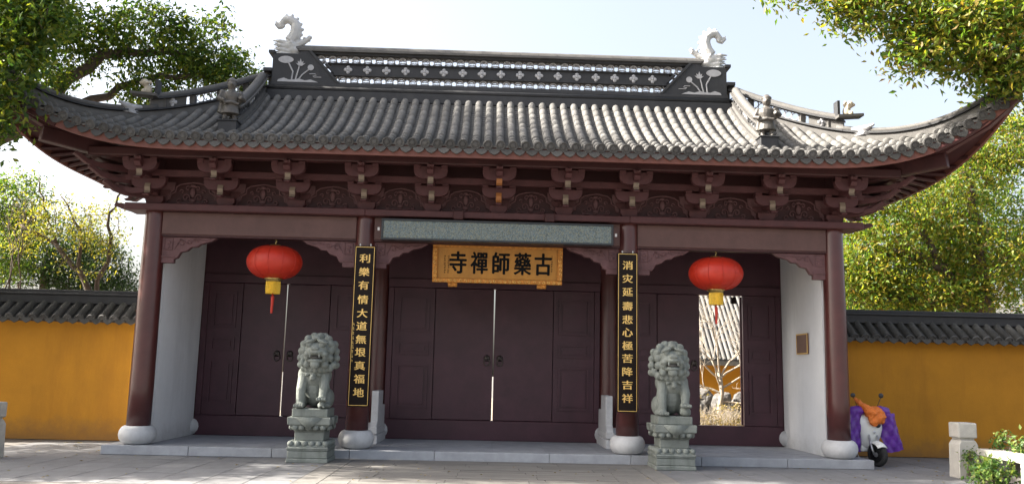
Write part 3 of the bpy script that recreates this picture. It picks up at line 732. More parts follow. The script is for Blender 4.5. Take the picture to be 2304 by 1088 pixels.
    sw2(dp_, .281, .459, .02, "ridge_panel", m_relief, ds)
    for i in (0, 5, 9, 14, 16): MB().box(dp_[i] + Vector((0, 0, .37)), (.11, .07, .178)).link("ridge_post", m_ridge, ds)
    for i in (1.3, 2.6, 3.9, 6, 7, 8, 10, 11.2, 12.4, 13.2):
        a = dp_[int(i)].lerp(dp_[int(i)+1], i-int(i)) + Vector((-s*.03, 0, .37))
        MB().tube([a + Vector((0, .05*math.cos(u), .06*math.sin(u))) for u in [2*PI*q/10 for q in range(11)]], .012, 4).link("ridge_carving", m_ridge if i < 5 or i > 9 else m_relief, ds)
    # warrior figure on its pedestal
    b = Vector((s*5.03, -.86, zf(5.0, -.86)))
    ped = MB(); ped.box(b + Vector((0, 0, .09)), (.34, .26, .24)); ped.box(b + Vector((0, 0, .225)), (.38, .3, .03)); ped.link("figure_pedestal", m_ridge, ds, bevel=.008)
    w = MB(); q = b + Vector((0, 0, .24)); t = -s*.35
    def at(x, y, z): return q + Vector((x*math.cos(t) - y*math.sin(t), x*math.sin(t) + y*math.cos(t), z))*1.15
    w.tube([at(-.07, 0, .0), at(-.07, 0, .12), at(-.05, .0, .26)], [.05, .045, .07], 8); w.tube([at(.07, 0, .0), at(.07, 0, .12), at(.05, 0, .26)], [.05, .045, .07], 8)
    w.ell(at(-.075, -.04, .02), (.04, .07, .03)); w.ell(at(.075, -.04, .02), (.04, .07, .03))
    w.lathe([(.0, .1), (.155, .11), (.14, .17), (.115, .26), (.11, .32), (.13, .40), (.125, .46), (.06, .51), (.05, .55), (0, .55)], 14, q, Matrix.Diagonal((1.15, .92, 1.15)))
    w.ell(at(0, -.01, .60), (.082, .088, .098)); w.ell(at(0, .01, .665), (.098, .1, .045)); w.ell(at(0, .02, .70), (.06, .06, .04)); w.ell(at(0, -.095, .595), (.022, .025, .03)); w.ell(at(-.12, .02, .4), (.09, .08, .12)); w.ell(at(.12, .02, .4), (.09, .08, .12))
    w.tube([at(-.13, 0, .46), at(-.19, -.03, .34), at(-.10, -.13, .30)], [.055, .05, .04], 8); w.tube([at(.13, 0, .46), at(.20, -.02, .36), at(.13, -.13, .38)], [.055, .05, .04], 8)
    w.ell(at(-.14, 0, .46), (.06, .06, .05)); w.ell(at(.14, 0, .46), (.06, .06, .05)); w.tube([at(-.12, .07, .45), at(-.12, .1, .3), at(-.14, .1, .14)], [.04, .06, .07], 8)
    w.tube([at(-.12, -.1, .27), at(0, -.115, .29), at(.12, -.1, .27)], .03, 6)
    o = w.link("warrior_figure", m_dark, ds, remesh=.011)
    o["label"] = "dark standing warrior figure on the roof"
# ------------------------------------------------------------------ ochre boundary walls
wbar_me = bar.mesh('cover_tile', m_wtile, True)
def ochre_wall(s, label):
    w = thing("boundary_wall", label, "wall", (s*12, 2.85, 0), group="ochre walls flanking the gate", world_parts=True)
    x0, x1 = s*6.75, s*26
    MB().bb(x0, x1, 2.6, 3.0, 0, 2.52).link("wall_face", m_yellow, w)
    c = MB(); c.prism([(2.28, 2.56), (2.8, 2.93), (3.32, 2.56), (3.3, 2.5), (2.3, 2.5)], 'x', x0, x1); cp = c.link("wall_cap", m_wtile, w)
    r = MB(); r.bb(x0, x1, 2.66, 2.94, 2.9, 3.08); r.bb(x0, x1, 2.62, 2.98, 3.081, 3.13); r.bb(x0, x1, 2.68, 2.92, 3.131, 3.2); r.link("wall_ridge", m_ridge, w, bevel=.01)
    dirv = Vector((0, .38, .27))
    for i in range(34):
        x = s*(6.9 + i*.245); p = Vector((x, 2.24, 2.56))
        M, L = frame(p, p + dirv*1.25, Vector((1, 0, 0)))
        put("cover_tile", wbar_me, w, mw=M @ Matrix.Diagonal((1, L, 1, 1)))
        put("eave_tile_disc", disc_me, w, mw=M)
        put("drip_tile", drip_me, w, mw=Matrix.Translation((x + s*.1225, 2.25, 2.57)))
    return w
ochre_wall(-1, "ochre plastered wall with tiled coping below the yellow leaved tree")
ochre_wall(1, "ochre plastered wall with tiled coping behind the parked scooter")

# ------------------------------------------------------------------ stone guardian lions
def pedestal(root):
    p = MB(); W, D = .36, .395
    def lay(z0, z1, a, b=None, mb=None):
        b = a if b is None else b; mb = mb or p
        vs = []
        for z, k in ((z0, a), (z1, b)):
            vs += [(-W*k, -D*k, z), (W*k, -D*k, z), (W*k, D*k, z), (-W*k, D*k, z)]
        mb.add(vs, [(3,2,1,0), (4,5,6,7), (0,1,5,4), (1,2,6,5), (2,3,7,6), (3,0,4,7)])
    lay(0, .075, 1.0); lay(.076, .2, .96); lay(.2, .225, .96, 1.0); lay(.226, .265, 1.0)
    base = p.link("pedestal", m_lion, root, bevel=.012)
    q = MB(); lay(.266, .37, .97, .74, q); lay(.37, .52, .70, .72, q); lay(.52, .545, .74, .76, q); q.link("pedestal_waist", m_lion, base, bevel=.01)
    u = MB(); lay(.545, .64, .76, .98, u); lay(.641, .775, 1.02, 1.04, u); u.link("pedestal_cornice", m_lion, base, bevel=.012)
    t = MB(); lay(.776, .92, .86, .86, t); t.link("pedestal_slab", m_lion, base, bevel=.015)
    pet = MB()
    for side in range(4):
        R = Matrix.Rotation(side*PI/2, 3, 'Z')
        d, w = (D, W) if side % 2 == 0 else (W, D)
        for k in range(6):
            x = lerp(-w*.84, w*.84, k/5)
            pet.ell(R @ Vector((x, -d*.86, .318)), (.058, .05, .055) if side % 2 == 0 else (.05, .058, .055), n=8, m=6)
            if k < 5: pet.ell(R @ Vector((x + w*.17, -d*.9, .60)), (.06, .04, .055) if side % 2 == 0 else (.04, .06, .055), n=8, m=6)
        pet.add([R @ Vector(v) for v in ((-.24, -d*1.045, .77), (.24, -d*1.045, .77), (0, -d*1.06, .56), (-.24, -d*1.02, .77), (.24, -d*1.02, .77), (0, -d*1.0, .56))], [(0, 2, 1), (0, 1, 4, 3), (0, 3, 5, 2), (1, 2, 5, 4)])
    pet.link("lotus_petals", m_lion, base, smooth=True)
def lion(s, label, ball):
    root = thing("guardian_lion", label, "statue", (s*3.2, -.765, 0), group="stone lions flanking the middle bay")
    pedestal(root)
    L = MB(); Zo = .92; h = -s*.05                  # head leans to the path
    def E(c, r, rot=None): L.ell((c[0], c[1], c[2]+Zo), r, rot, 14, 10)
    E((0, .10, .34), (.25, .27, .34), (.25, 0, 0)); E((0, -.04, .56), (.235, .19, .24)); E((0, .0, .72), (.2, .18, .16))
    for a in (-1, 1):
        E((a*.22, .10, .17), (.115, .24, .18)); E((a*.24, -.13, .05), (.085, .13, .055))
        E((a*.2, -.05, .58), (.1, .13, .15))
        lifted = (a == s) if ball else (a == -s)
        top = (a*.18, -.1, .58+Zo); 
        if lifted and ball:
            L.tube([top, (a*.215, -.2, .38+Zo), (a*.20, -.24, .22+Zo)], [.105, .088, .072], 10); px, py, pz = a*.20, -.27, .19
            E((a*.20, -.25, .085), (.1, .1, .088))
        elif lifted:
            L.tube([top, (a*.2, -.2, .36+Zo), (a*.19, -.24, .2+Zo)], [.105, .085, .072], 10); px, py, pz = a*.19, -.27, .17
            E((a*.2, -.22, .06), (.1, .12, .06)); E((a*.2, -.31, .075), (.06, .06, .055)); E((a*.16, -.33, .03), (.025, .05, .025)); E((a*.24, -.33, .03), (.025, .05, .025))
        else:
            L.tube([top, (a*.205, -.19, .33+Zo), (a*.2, -.2, .06+Zo)], [.105, .085, .078], 10); px, py, pz = a*.2, -.26, .05
        E((px, py, pz), (.092, .11, .052))
        for k in range(4): E((px + (k-1.5)*.047, py-.095, pz-.008), (.024, .045, .036))
    hx, hy, hz = h, -.15, 1.0; HS = 1.2
    E0 = E
    def E(c, r, rot=None): E0((hx+(c[0]-hx)*HS, hy+(c[1]-hy)*HS, hz+(c[2]-hz)*HS), tuple(q*HS for q in r), rot)
    E((hx, hy, hz), (.2, .2, .2)); E((hx, hy-.13, hz+.02), (.17, .11, .12)); E((hx, hy-.17, hz-.015), (.15, .12, .062)); E((hx, hy-.2, hz-.02), (.125, .1, .05))
    E((hx, hy-.145, hz-.145), (.115, .11, .045)); E((hx, hy-.26, hz+.035), (.062, .05, .042)); E((hx-.035, hy-.29, hz+.03), (.025, .02, .022)); E((hx+.035, hy-.29, hz+.03), (.025, .02, .022))
    for a in (-1, 1):
        E((hx+a*.095, hy-.205, hz+.085), (.042, .035, .036)); E((hx+a*.095, hy-.21, hz+.132), (.082, .05, .03), (0, a*.35, 0)); E((hx+a*.12, hy-.16, hz-.05), (.06, .08, .05))
        E((hx+a*.215, hy-.03, hz+.06), (.045, .05, .075)); E((hx+a*.125, hy-.13, hz-.1), (.04, .08, .06)); E((hx+a*.07, hy-.26, hz-.075), (.016, .014, .03))
    E((hx, hy-.17, hz+.19), (.07, .06, .04)); E((hx, hy-.2, hz-.2), (.07, .05, .06))
    rr = random.Random(5)
    for ring_, (dz, ry, rad, n, a0, a1) in enumerate(((.175, -.04, .15, 7, -10, 190), (.1, .02, .225, 8, -35, 215), (.0, .04, .25, 8, -42, 222), (-.1, .04, .26, 8, -45, 225), (-.2, .03, .255, 9, -60, 240), (.215, .0, .08, 5, 0, 288))):
        for k in range(n):
            t = math.radians(lerp(a0, a1, k/(n-1))); E((hx + rad*math.cos(t), hy+.05+ry + rad*.85*math.sin(t), hz+dz), (.062, .062, .06))
    for k in range(7): E((hx + lerp(-.19, .19, k/6), hy-.02-.05*math.cos((k-3)*.5), hz-.25-.02*math.cos((k-3)*.6)), (.05, .07, .065))
    for k in range(5): E((lerp(-.15, .15, k/4), hy-.1-.03*math.cos((k-2)*.7), hz-.17), (.035, .05, .06))
    E = E0
    L.tube([(.235*math.cos(t), -.05+.2*math.sin(t), .63+Zo+.03*math.sin(t)) for t in [2*PI*k/24 for k in range(25)]], .022, 6)
    E((0, -.27, .53), (.055, .05, .06)); E((.0, -.25, .6), (.03, .03, .035)); E((-.11, -.235, .58), (.035, .03, .035)); E((.11, -.235, .58), (.035, .03, .035))
    L.tube([(0, .33, .12+Zo), (s*.06, .39, .34+Zo), (0, .36, .55+Zo), (0, .3, .66+Zo)], [.07, .08, .07, .03], 8)
    for k in range(5): E((.12*((k % 2)*2-1), .34, .2+.08*k), (.06, .06, .06))
    o = L.link("lion_body", m_lion, root, remesh=.010)
    mo = MB().ell((hx, hy-.185*HS, hz-.095*HS+Zo), (.1, .085, .026)); mo.link("mouth", m_rock, root, smooth=True)
lion(-1, "grey green stone lion with a cub under its paw, before the closed side bay", False)
lion(1, "grey green stone lion resting a paw on a ball, beside the half open door bay", True)

# ------------------------------------------------------------------ lanterns
def lantern():
    root = thing("red_lantern", "x", "lantern", (0, 0, 0), group="red lanterns under the gate")
    b = MB(); n = 48; prof_ = [(math.cos(t), math.sin(t)) for t in [(-75 + 150*i/16)*PI/180 for i in range(17)]]; vs = []
    for c, sn in prof_:
        for k in range(n):
            t = 2*PI*k/n; r = (.52*c**.82)*(1 + (.006 if k % 2 else -.006)); vs.append((r*math.cos(t), r*math.sin(t), .305*sn/math.sin(75*PI/180)))
    b.add(vs, [(i*n+k, i*n+(k+1) % n, (i+1)*n+(k+1) % n, (i+1)*n+k) for i in range(16) for k in range(n)]); b.link("lantern_shade", m_red, root, smooth=True)
    for k in range(0, n, 4):
        t = 2*PI*k/n; MB().tube([(.525*c**.82*math.cos(t), .525*c**.82*math.sin(t), .31*sn/math.sin(75*PI/180)) for c, sn in prof_], .0045, 4).link("rib", m_red, root)
    MB().lathe([(.17, -.3), (.175, -.325), (.14, -.34), (.135, -.375), (.0, -.376)], 24).link("gold_collar", m_brass, root, smooth=True)
    MB().lathe([(.0, .345), (.09, .34), (.12, .32), (.17, .30)], 24).link("gold_cap", m_brass, root, smooth=True)
    f = MB()
    for k in range(36):
        t = 2*PI*k/36; r = .125; f.tube([(r*math.cos(t), r*math.sin(t), -.374), (r*1.03*math.cos(t), r*1.03*math.sin(t), -.5), (r*.98*math.cos(t+.03), r*.98*math.sin(t+.03), -.6)], .0115, 4)
    f.link("fringe", m_gilt, root)
    MB().tube([(0, 0, -.38), (.0, 0, -.62), (.004, 0, -.66)], [.012, .012, .03], 6).link("tassel_cord", m_red, root)
    MB().tube([(.004, 0, -.66), (.004, 0, -.72), (0, 0, -.97)], [.032, .03, .02], 8).link("tassel", m_red, root)
    MB().tube([(0, 0, .34), (0, 0, .385), (.02, 0, .40), (0, 0, .43), (-.005, 0, .435)], .01, 6).link("hook", m_brass, root)
    return root
l1 = lantern(); l2 = copy_tree(l1)
l1.location = (-4.25, .02, 3.6); l2.location = (4.25, .02, 3.6)
l1["label"] = "round red lantern hanging before the closed side doors"; l2["label"] = "round red lantern hanging before the open door gap"

# ------------------------------------------------------------------ signs and boards
def glyph(ch, w, h, ext=.006, off=0.0):
    cu = bpy.data.curves.new("g", 'FONT'); cu.body = ch; cu.align_x = 'CENTER'; cu.align_y = 'CENTER'; cu.size = 1.0; cu.extrude = .5; cu.offset = off
    o = bpy.data.objects.new("g", cu); COL.objects.link(o); dg = bpy.context.evaluated_depsgraph_get(); me = bpy.data.meshes.new_from_object(o.evaluated_get(dg))
    V = np.array([v.co[:] for v in me.vertices]) if len(me.vertices) else np.zeros((0, 3)); F = [tuple(p.vertices) for p in me.polygons]
    bpy.data.objects.remove(o); bpy.data.curves.remove(cu); bpy.data.meshes.remove(me)
    if len(V) == 0: return [], []
    mn, mx = V.min(0), V.max(0); c = (mn+mx)/2; sz = mx-mn
    k = min(w/max(sz[0], 1e-6), h/max(sz[1], 1e-6)*1.25)
    kx = w/sz[0] if sz[0] > .5*sz[1] else k; kz = h/sz[1] if sz[1] > .45*sz[0] else kx
    return [((v[0]-c[0])*kx, -(v[2])*ext, (v[1]-c[1])*kz) for v in V], F
def write(mb, ch, x, y, z, w, h, ext=.006, off=0.0, tf=None):
    vs, fs = glyph(ch, w, h, ext, off); vs = [Vector(v) + Vector((x, y, z)) for v in vs]
    if tf is not None: vs = [tf @ v for v in vs]
    mb.add(vs, fs)
def strokes(mb, x, z, w, h, y, r_, n=6):             # small illegible inscription
    for i in range(n):
        a = r_.uniform(-.5, .5)*w; b = r_.uniform(-.5, .5)*h
        if i % 2: mb.bb(x+a-.08*w, x+a+.08*w, y-.002, y, z+b-.3*h, z+b+.3*h)
        else: mb.bb(x-.45*w, x+.45*w, y-.002, y, z+b-.05*h, z+b+.05*h)
# name plaque over the middle door
sg = thing("name_plaque", "gilt name plaque with five large black characters over the middle door", "plaque", (.02, .27, 3.715)); sg.rotation_euler = (math.radians(9), 0, 0)
MB().bb(-1.17, 1.17, -.01, .03, -.3, .3).link("board", m_goldboard, sg)
fr = MB()
for (x0, x1, z0, z1) in ((-1.27, 1.27, -.385, -.301), (-1.27, 1.27, .301, .36), (-1.27, -1.171, -.3, .3), (1.171, 1.27, -.3, .3)): fr.bb(x0, x1, -.06, .04, z0, z1)
fo = fr.link("frame", m_goldframe, sg, bevel=.015)
sc_ = MB(); r_ = random.Random(3)
for i in range(26):
    x = lerp(-1.2, 1.2, i/25); sc_.tube([(x+a, -.062, -.343+b) for a, b in spiral(0, 0, .033, .008, r_.uniform(0, 360), r_.uniform(400, 700), 8)], .007, 4)
for i in range(7):
    for sx in (-1, 1): sc_.tube([(sx*1.22+a, -.062, lerp(-.26, .26, i/6)+b) for a, b in spiral(0, 0, .035, .008, r_.uniform(0, 360), r_.uniform(400, 700), 8)], .007, 4)
sc_.link("frame_carving", m_gold, fo)
for ch, x in zip("寺禪師藥古", (-.775, -.36, .065, .488, .89)):
    ink = MB(); [write(ink, ch, x+ax, -.012-k*.0006, .01+az, .32, .42, .008) for k, (ax, az) in enumerate(((-.012, 0), (.012, 0), (0, .008), (0, -.008), (0, 0)))]; ink.link("character", m_ink, sg)
sm = MB()
for x, n, z0 in ((1.06, 7, .16), (-.96, 8, .13), (-1.03, 8, .13)):
    for k in range(n): strokes(sm, x, z0-k*.046, .032, .034, -.011, r_)
sm.link("small_inscription", m_ink, sg)
for x in (-.87, .87):
    c = MB().bb(x-.09, x+.09, -.05, .03, -.47, -.386); c.ell((x-.05, -.05, -.43), (.045, .03, .035)); c.ell((x+.05, -.05, -.43), (.045, .03, .035)); c.ell((x, -.05, -.44), (.04, .035, .03)); c.link("support_bracket", m_goldframe, sg, bevel=.01)
# LED display
def led_mat():
    m = bpy.data.materials.new("led matrix"); m.use_nodes = True; t = m.node_tree; N = t.nodes; L = t.links; p = N["Principled BSDF"]; p.inputs["Roughness"].default_value = .45
    tc = N.new("ShaderNodeTexCoord"); sn = N.new("ShaderNodeVectorMath"); sn.operation = 'SNAP'; sn.inputs[1].default_value = (.0125, .5, .0125); L.new(tc.outputs["Object"], sn.inputs[0])
    wn = N.new("ShaderNodeTexWhiteNoise"); wn.noise_dimensions = '3D'; L.new(sn.outputs[0], wn.inputs[0])
    cr = N.new("ShaderNodeValToRGB"); L.new(wn.outputs[0], cr.inputs[0]); e = cr.color_ramp.elements; cr.color_ramp.interpolation = 'CONSTANT'
    cols = [(.07,.09,.09), (.10,.13,.13), (.15,.19,.19), (.20,.20,.13), (.10,.15,.18), (.19,.22,.21)]
    while len(e) < 6: e.new(.5)
    for i, c in enumerate(cols): e[i].position = i/6; e[i].color = (*c, 1)
    L.new(cr.outputs[0], p.inputs["Base Color"]); return m
m_led = led_mat(); m_ledframe = mat("dark display frame", (.03,.035,.04), .4, .1, 5, 0)
ld = thing("led_display", "long grey dot matrix display strip across the middle beam", "display", (0, -.34, 4.245))
lf = MB()
for a in ((-2.2, 2.2, .165, .2), (-2.2, 2.2, -.2, -.165), (-2.2, -2.165, -.164, .164), (2.165, 2.2, -.164, .164)): lf.bb(a[0], a[1], -.035, .2, a[2], a[3])
lf.link("frame", m_ledframe, ld, bevel=.006)
for k in range(14):
    a = lerp(-2.164, 2.164, k/14); b = lerp(-2.164, 2.164, (k+1)/14); MB().bb(a+.0012, b-.0012, -.012+rng.uniform(0, .002), .01, -.163, .163).link("led_module", m_led, ld)
for x in (-2.25, 2.25): MB().bb(x-.02, x+.02, -.01, .0, -.03, .03).link("screw_plate", m_drum, ld)
# couplet boards
def couplet(x, text, label, extra=False):
    c = thing("couplet_board", label, "sign", (x, -.262, 2.43), group="black couplet boards on the middle columns")
    MB().bb(-.195, .195, -.03, .045, -1.49, 1.49).link("board", m_black, c, bevel=.008)
    b = MB()
    for a in ((-.178, .178, 1.462, 1.472), (-.178, .178, -1.472, -1.462), (-.178, -.169, -1.461, 1.461), (.169, .178, -1.461, 1.461)): b.bb(a[0], a[1], -.034, -.0302, a[2], a[3])
    b.link("gold_border", m_gold, c)
    for ch, f in zip(text, (.08, .165, .25, .34, .425, .505, .588, .668, .75, .832, .914)): 
        t = MB(); [write(t, ch, ax, -.031-k*.0005, 1.49-f*2.98+az, .19, .16, .005) for k, (ax, az) in enumerate(((-.005, 0), (.005, 0), (0, .003)))]; t.link("character", m_gold, c)
    if extra:
        sm = MB(); r_ = random.Random(9)
        for k in range(9): strokes(sm, -.148, .02-k*.085, .028, .05, -.0305, r_)
        sm.link("small_inscription", m_gold, c)
    for sx in (-.1, .1): MB().ell((sx, -.01, 1.51), (.014, .014, .025)).link("hanging_pin", m_drum, c)
couplet(-2.49, "利樂有情大道無垠真福地", "black couplet board with gold characters and a small side inscription", True)
couplet(2.485, "消灾延壽悲心極苦降吉祥", "black couplet board with gold characters and no side inscription")
pq = MB().bb(6.345, 6.376, .93, 1.55, 2.13, 2.55).link("wall_plaque", mat("brown plaque", (.16,.08,.05), .5, .15, 4, .05), None, bevel=.006); tag(pq, "small square brown plaque on the white side wall", "plaque")
pq2 = MB()
for a in ((.93, 1.55, 2.13, 2.155), (.93, 1.55, 2.525, 2.55), (.93, .95, 2.156, 2.524), (1.53, 1.55, 2.156, 2.524)): pq2.bb(6.338, 6.3445, a[0], a[1], a[2], a[3])
pq2.link("plaque_frame", m_gold, pq)

# ------------------------------------------------------------------ scooter with quilt and jacket
m_cream = mat("cream scooter paint", (.74,.74,.70), .25, .04, 3, 0, coat=.6); m_tyre = mat("tyre rubber", (.018,.018,.018), .8, .2, 20, .2, 60); m_plastic = mat("black plastic", (.02,.02,.022), .4, .1, 8, .05)
m_alloy = mat("alloy wheel", (.55,.55,.56), .3, .1, 8, 0, metal=.9); m_purple = mat("purple quilted nylon", (.125,.03,.30), .38, .2, 9, .35, 16); m_jacket = mat("orange jacket cloth", (.68,.17,.02), .65, .15, 9, .3, 18)
m_seat = mat("grey seat vinyl", (.30,.30,.30), .5, .1, 6, .1)
sct = thing("electric_scooter", "cream electric scooter parked by the gate's outer column", "scooter", (7.3, .95, 0)); sct.rotation_euler = (0, 0, math.radians(9))
def wheel(y, turn=0):
    T = Matrix.Translation((0, y, .225)) @ Matrix.Rotation(turn, 4, 'Z') @ Matrix.Rotation(PI/2, 4, 'Y')
    ty = MB().lathe([(.145, -.04), (.19, -.05), (.22, -.03), (.226, 0), (.22, .03), (.19, .05), (.145, .04), (.145, -.04)], 32); ty.v = [tuple(T @ Vector(v)) for v in ty.v]
    w = ty.link("wheel", m_tyre, sct, smooth=True)
    ri = MB().lathe([(.146, -.035), (.135, -.03), (.13, 0), (.135, .03), (.146, .035)], 28); ri.lathe([(.045, -.05), (.045, .05)], 14)
    for k in range(5):
        t = 2*PI*k/5; ri.tube([(.03*math.cos(t), .03*math.sin(t), 0), (.14*math.cos(t+.2), .14*math.sin(t+.2), 0)], [.024, .016], 6)
    ri.v = [tuple(T @ Vector(v)) for v in ri.v]; ri.link("rim", m_alloy, w)
wheel(-.68, math.radians(14)); wheel(.6)
fk = MB()
for sx in (-1, 1): fk.tube([(sx*.085, -.52, .62), (sx*.085, -.64, .34), (sx*.08+.01, -.68, .22)], [.022, .022, .02], 8)
fk.link("front_fork", m_alloy, sct, smooth=True)
fd = MB(); P = []
for i in range(11):
    a = math.radians(lerp(38, 168, i/10)); row = []
    for j in range(7):
        u = lerp(-1, 1, j/6); row.append((u*.105, -.68 - math.cos(a)*(.25-.03*u*u)*(-1 if False else 1), .225 + math.sin(a)*(.262-.05*u*u)))
    P.append(row)
fd.grid(P); o = fd.link("front_fender", m_cream, sct, smooth=True); sm_ = o.modifiers.new("s", 'SOLIDIFY'); sm_.thickness = .012
bd = MB(); P = []                                        # leg shield
for i, (z, w, y, bul) in enumerate(((.26, .13, -.44, .04), (.38, .17, -.49, .06), (.53, .215, -.55, .085), (.70, .245, -.58, .10), (.85, .25, -.56, .10), (.96, .235, -.51, .08), (1.02, .2, -.46, .05))):
    P.append([(w*math.sin(lerp(-1.45, 1.45, j/10)), y - bul*math.cos(lerp(-1.45, 1.45, j/10))*1.1 + .1, z) for j in range(11)])
bd.grid(P); o = bd.link("leg_shield", m_cream, sct, smooth=True); sm_ = o.modifiers.new("s", 'SOLIDIFY'); sm_.thickness = .03
MB().ell((.01, -.585, .64), (.028, .012, .028)).link("badge", m_alloy, sct, smooth=True)
fb = MB(); fb.prism([(-.42, .26), (-.30, .25), (.2, .25), (.35, .32), (.35, .40), (.18, .34), (-.34, .34), (-.42, .4)], 'x', -.17, .17); fb.link("footboard", m_cream, sct, bevel=.02)
rb = MB(); P = []
for y, w, z0, z1 in ((.16, .13, .34, .62), (.26, .17, .33, .72), (.45, .19, .36, .76), (.7, .17, .46, .77), (.88, .10, .58, .76)):
    zc, hz = (z0+z1)/2, (z1-z0)/2; P.append([(w*math.copysign(abs(math.cos(t))**.6, math.cos(t)), y, zc + hz*math.copysign(abs(math.sin(t))**.6, math.sin(t))) for t in [2*PI*k/20 for k in range(21)]])
rb.grid(P); rb.add([P[0][k] for k in range(20)], [tuple(range(20))]); rb.add([P[-1][k] for k in range(20)], [tuple(range(20))]); rb.link("rear_body", m_cream, sct, smooth=True)
st = MB(); st.ell((0, .3, .80), (.15, .26, .06)); st.ell((0, .62, .83), (.14, .2, .06)); st.link("seat", m_seat, sct, smooth=True)
MB().box((-.02, .82, .98), (.34, .28, .26)).link("top_box", m_seat, sct, bevel=.04)
hb = MB(); hb.tube([(-.33, -.34, 1.06), (-.2, -.4, 1.09), (0, -.42, 1.07), (.2, -.4, 1.09), (.33, -.34, 1.06)], .016, 8); hb.ell((0, -.42, 1.04), (.13, .1, .09)); hb.link("handlebar", m_plastic, sct, smooth=True)
MB().lathe([(.0, -.03), (.04, -.02), (.05, .0), (.05, .03)], 18, (.09, -.60, .775), Matrix.Rotation(-PI/2, 3, 'X')).link("headlight", m_plastic, sct, smooth=True)
for sx in (-1, 1):
    mr_ = MB().tube([(sx*.2, -.39, 1.08), (sx*.25, -.40, 1.2), (sx*.3, -.4, 1.3)], .007, 6).link("mirror_stalk", m_plastic, sct)
    MB().ell((sx*.305, -.4, 1.335), (.055, .018, .045 if sx < 0 else .05)).link("mirror", m_plastic, mr_, smooth=True)
rk = MB().tube([(.12, .3, .3), (.2, .25, .05), (.22, .22, .006)], .014, 6).link("kickstand", m_alloy, sct)
# quilted windbreak hung from the handlebar
def quilt():
    root = MB()
    def panel(x0, x1, z0, z1, y, bow, seed, skew=0.0):
        n, m = 17, 19; P = []; Q = []; rr = random.Random(seed)
        for i in range(n):
            row = []; rowb = []
            for j in range(m):
                u, v = i/(n-1), j/(m-1)
                x = lerp(x0, x1, u) + skew*(1-v); z = lerp(z0, z1, v) + .03*math.sin(u*3.3+seed)*(1-v)
                di = (abs(math.sin((u*2.2+v*2.6)*PI)) * abs(math.sin((u*2.2-v*2.6)*PI)))**.5
                yy = y - bow*math.sin(PI*u)*(.5+.5*v) - .05*di + .015*math.sin(7*u+5*v+seed)
                e = min(1, min(u, 1-u)*8)*min(1, min(v, 1-v)*8)
                row.append((x, yy - .012*e, z)); rowb.append((x, yy + .05*e + .004, z))
            P.append(row); Q.append(rowb)
        root.grid(P); root.grid([r[::-1] for r in Q])
    panel(-.54, -.17, .28, 1.04, -.42, .10, 1, -.03); panel(.14, .54, .28, 1.0, -.42, .12, 4, .17); panel(-.18, .18, .35, .98, -.33, .02, 6)
    for sx in (-1, 1):
        root.tube([(sx*.13, -.44, 1.05), (sx*.22, -.46, 1.04), (sx*.36, -.44, 1.02), (sx*.48, -.40, .98 if sx < 0 else .93)], [.07, .105, .10, .04], 12)
    return root
q = quilt().link("quilted_windbreak", m_purple, None, smooth=True); q.location = (7.3, .95, 0); q.rotation_euler = (0, 0, math.radians(9)); tag(q, "purple quilted windbreak hung over the scooter's handlebars", "scooter cover")
jk = MB()
jk.tube([(-.27, -.41, 1.27), (-.2, -.5, 1.17), (-.1, -.57, 1.06), (.0, -.6, .97)], [.03, .05, .085, .12], 10)
for c_, r__ in (((.05, -.55, 1.0), (.2, .14, .12)), ((.1, -.6, .92), (.15, .1, .12)), ((-.02, -.63, .87), (.11, .07, .12)), ((.17, -.57, .88), (.08, .08, .1)), ((.0, -.64, .80), (.06, .05, .06)), ((.1, -.47, 1.08), (.12, .1, .05))): jk.ell(c_, r__)
o = jk.link("orange_jacket", m_jacket, None, remesh=.012)
tj = bpy.data.textures.new("foldtex", 'CLOUDS'); tj.noise_scale = .075; dj = o.modifiers.new("folds", 'DISPLACE'); dj.texture = tj; dj.strength = .06; dj.mid_level = .5
o.location = (7.3, .95, 0); o.rotation_euler = (0, 0, math.radians(9)); tag(o, "orange jacket draped over the scooter's handlebar", "jacket")

# ------------------------------------------------------------------ stone posts and planter
def post(x, y, w, h, label):
    p = thing("stone_post", label, "post", (x, y, 0), group="stone railing posts")
    a = w/2; b = MB()
    b.prism([(-a*1.1, 0), (a*1.1, 0), (a, h*.60), (a*.72, h*.685), (-a*.72, h*.685), (-a, h*.60)], 'y', -a, a); b.link("shaft", m_post, p, bevel=.012)
    MB().bb(-a*.74, a*.74, -a*.74, a*.74, h*.686, h*.72).link("neck", m_post, p)
    MB().bb(-a*.98, a*.98, -a*.98, a*.98, h*.721, h).link("head", m_post, p, bevel=.025); return p
post(8.17, -1.4, .34, .94, "square stone post joined to the planter rim")
post(-8.52, -1.35, .36, .93, "square stone post standing alone at the pavement's end")
pl = thing("stone_planter", "pale stone planter rim on legs with shrubs around it", "planter", (9.2, -2.4, 0), world_parts=True)
MB().prism([(8.30, -1.58), (8.13, -3.25), (11.2, -3.25), (11.2, -2.95), (8.5, -2.95), (8.62, -1.58)], 'z', .40, .515).link("rim", m_post, pl, bevel=.01)
MB().prism([(8.621, -1.58), (11.2, -1.58), (11.2, -1.85), (8.6, -1.85)], 'z', .40, .51).link("rim", m_post, pl, bevel=.01)
MB().bb(8.17, 8.4, -3.2, -3.0, 0, .399).link("leg", m_post, pl, bevel=.01); MB().bb(8.34, 8.5, -1.8, -1.62, 0, .399).link("leg", m_post, pl, bevel=.01)
MB().bb(8.65, 11.2, -2.9, -1.9, 0, .38).link("soil", m_ground, pl)
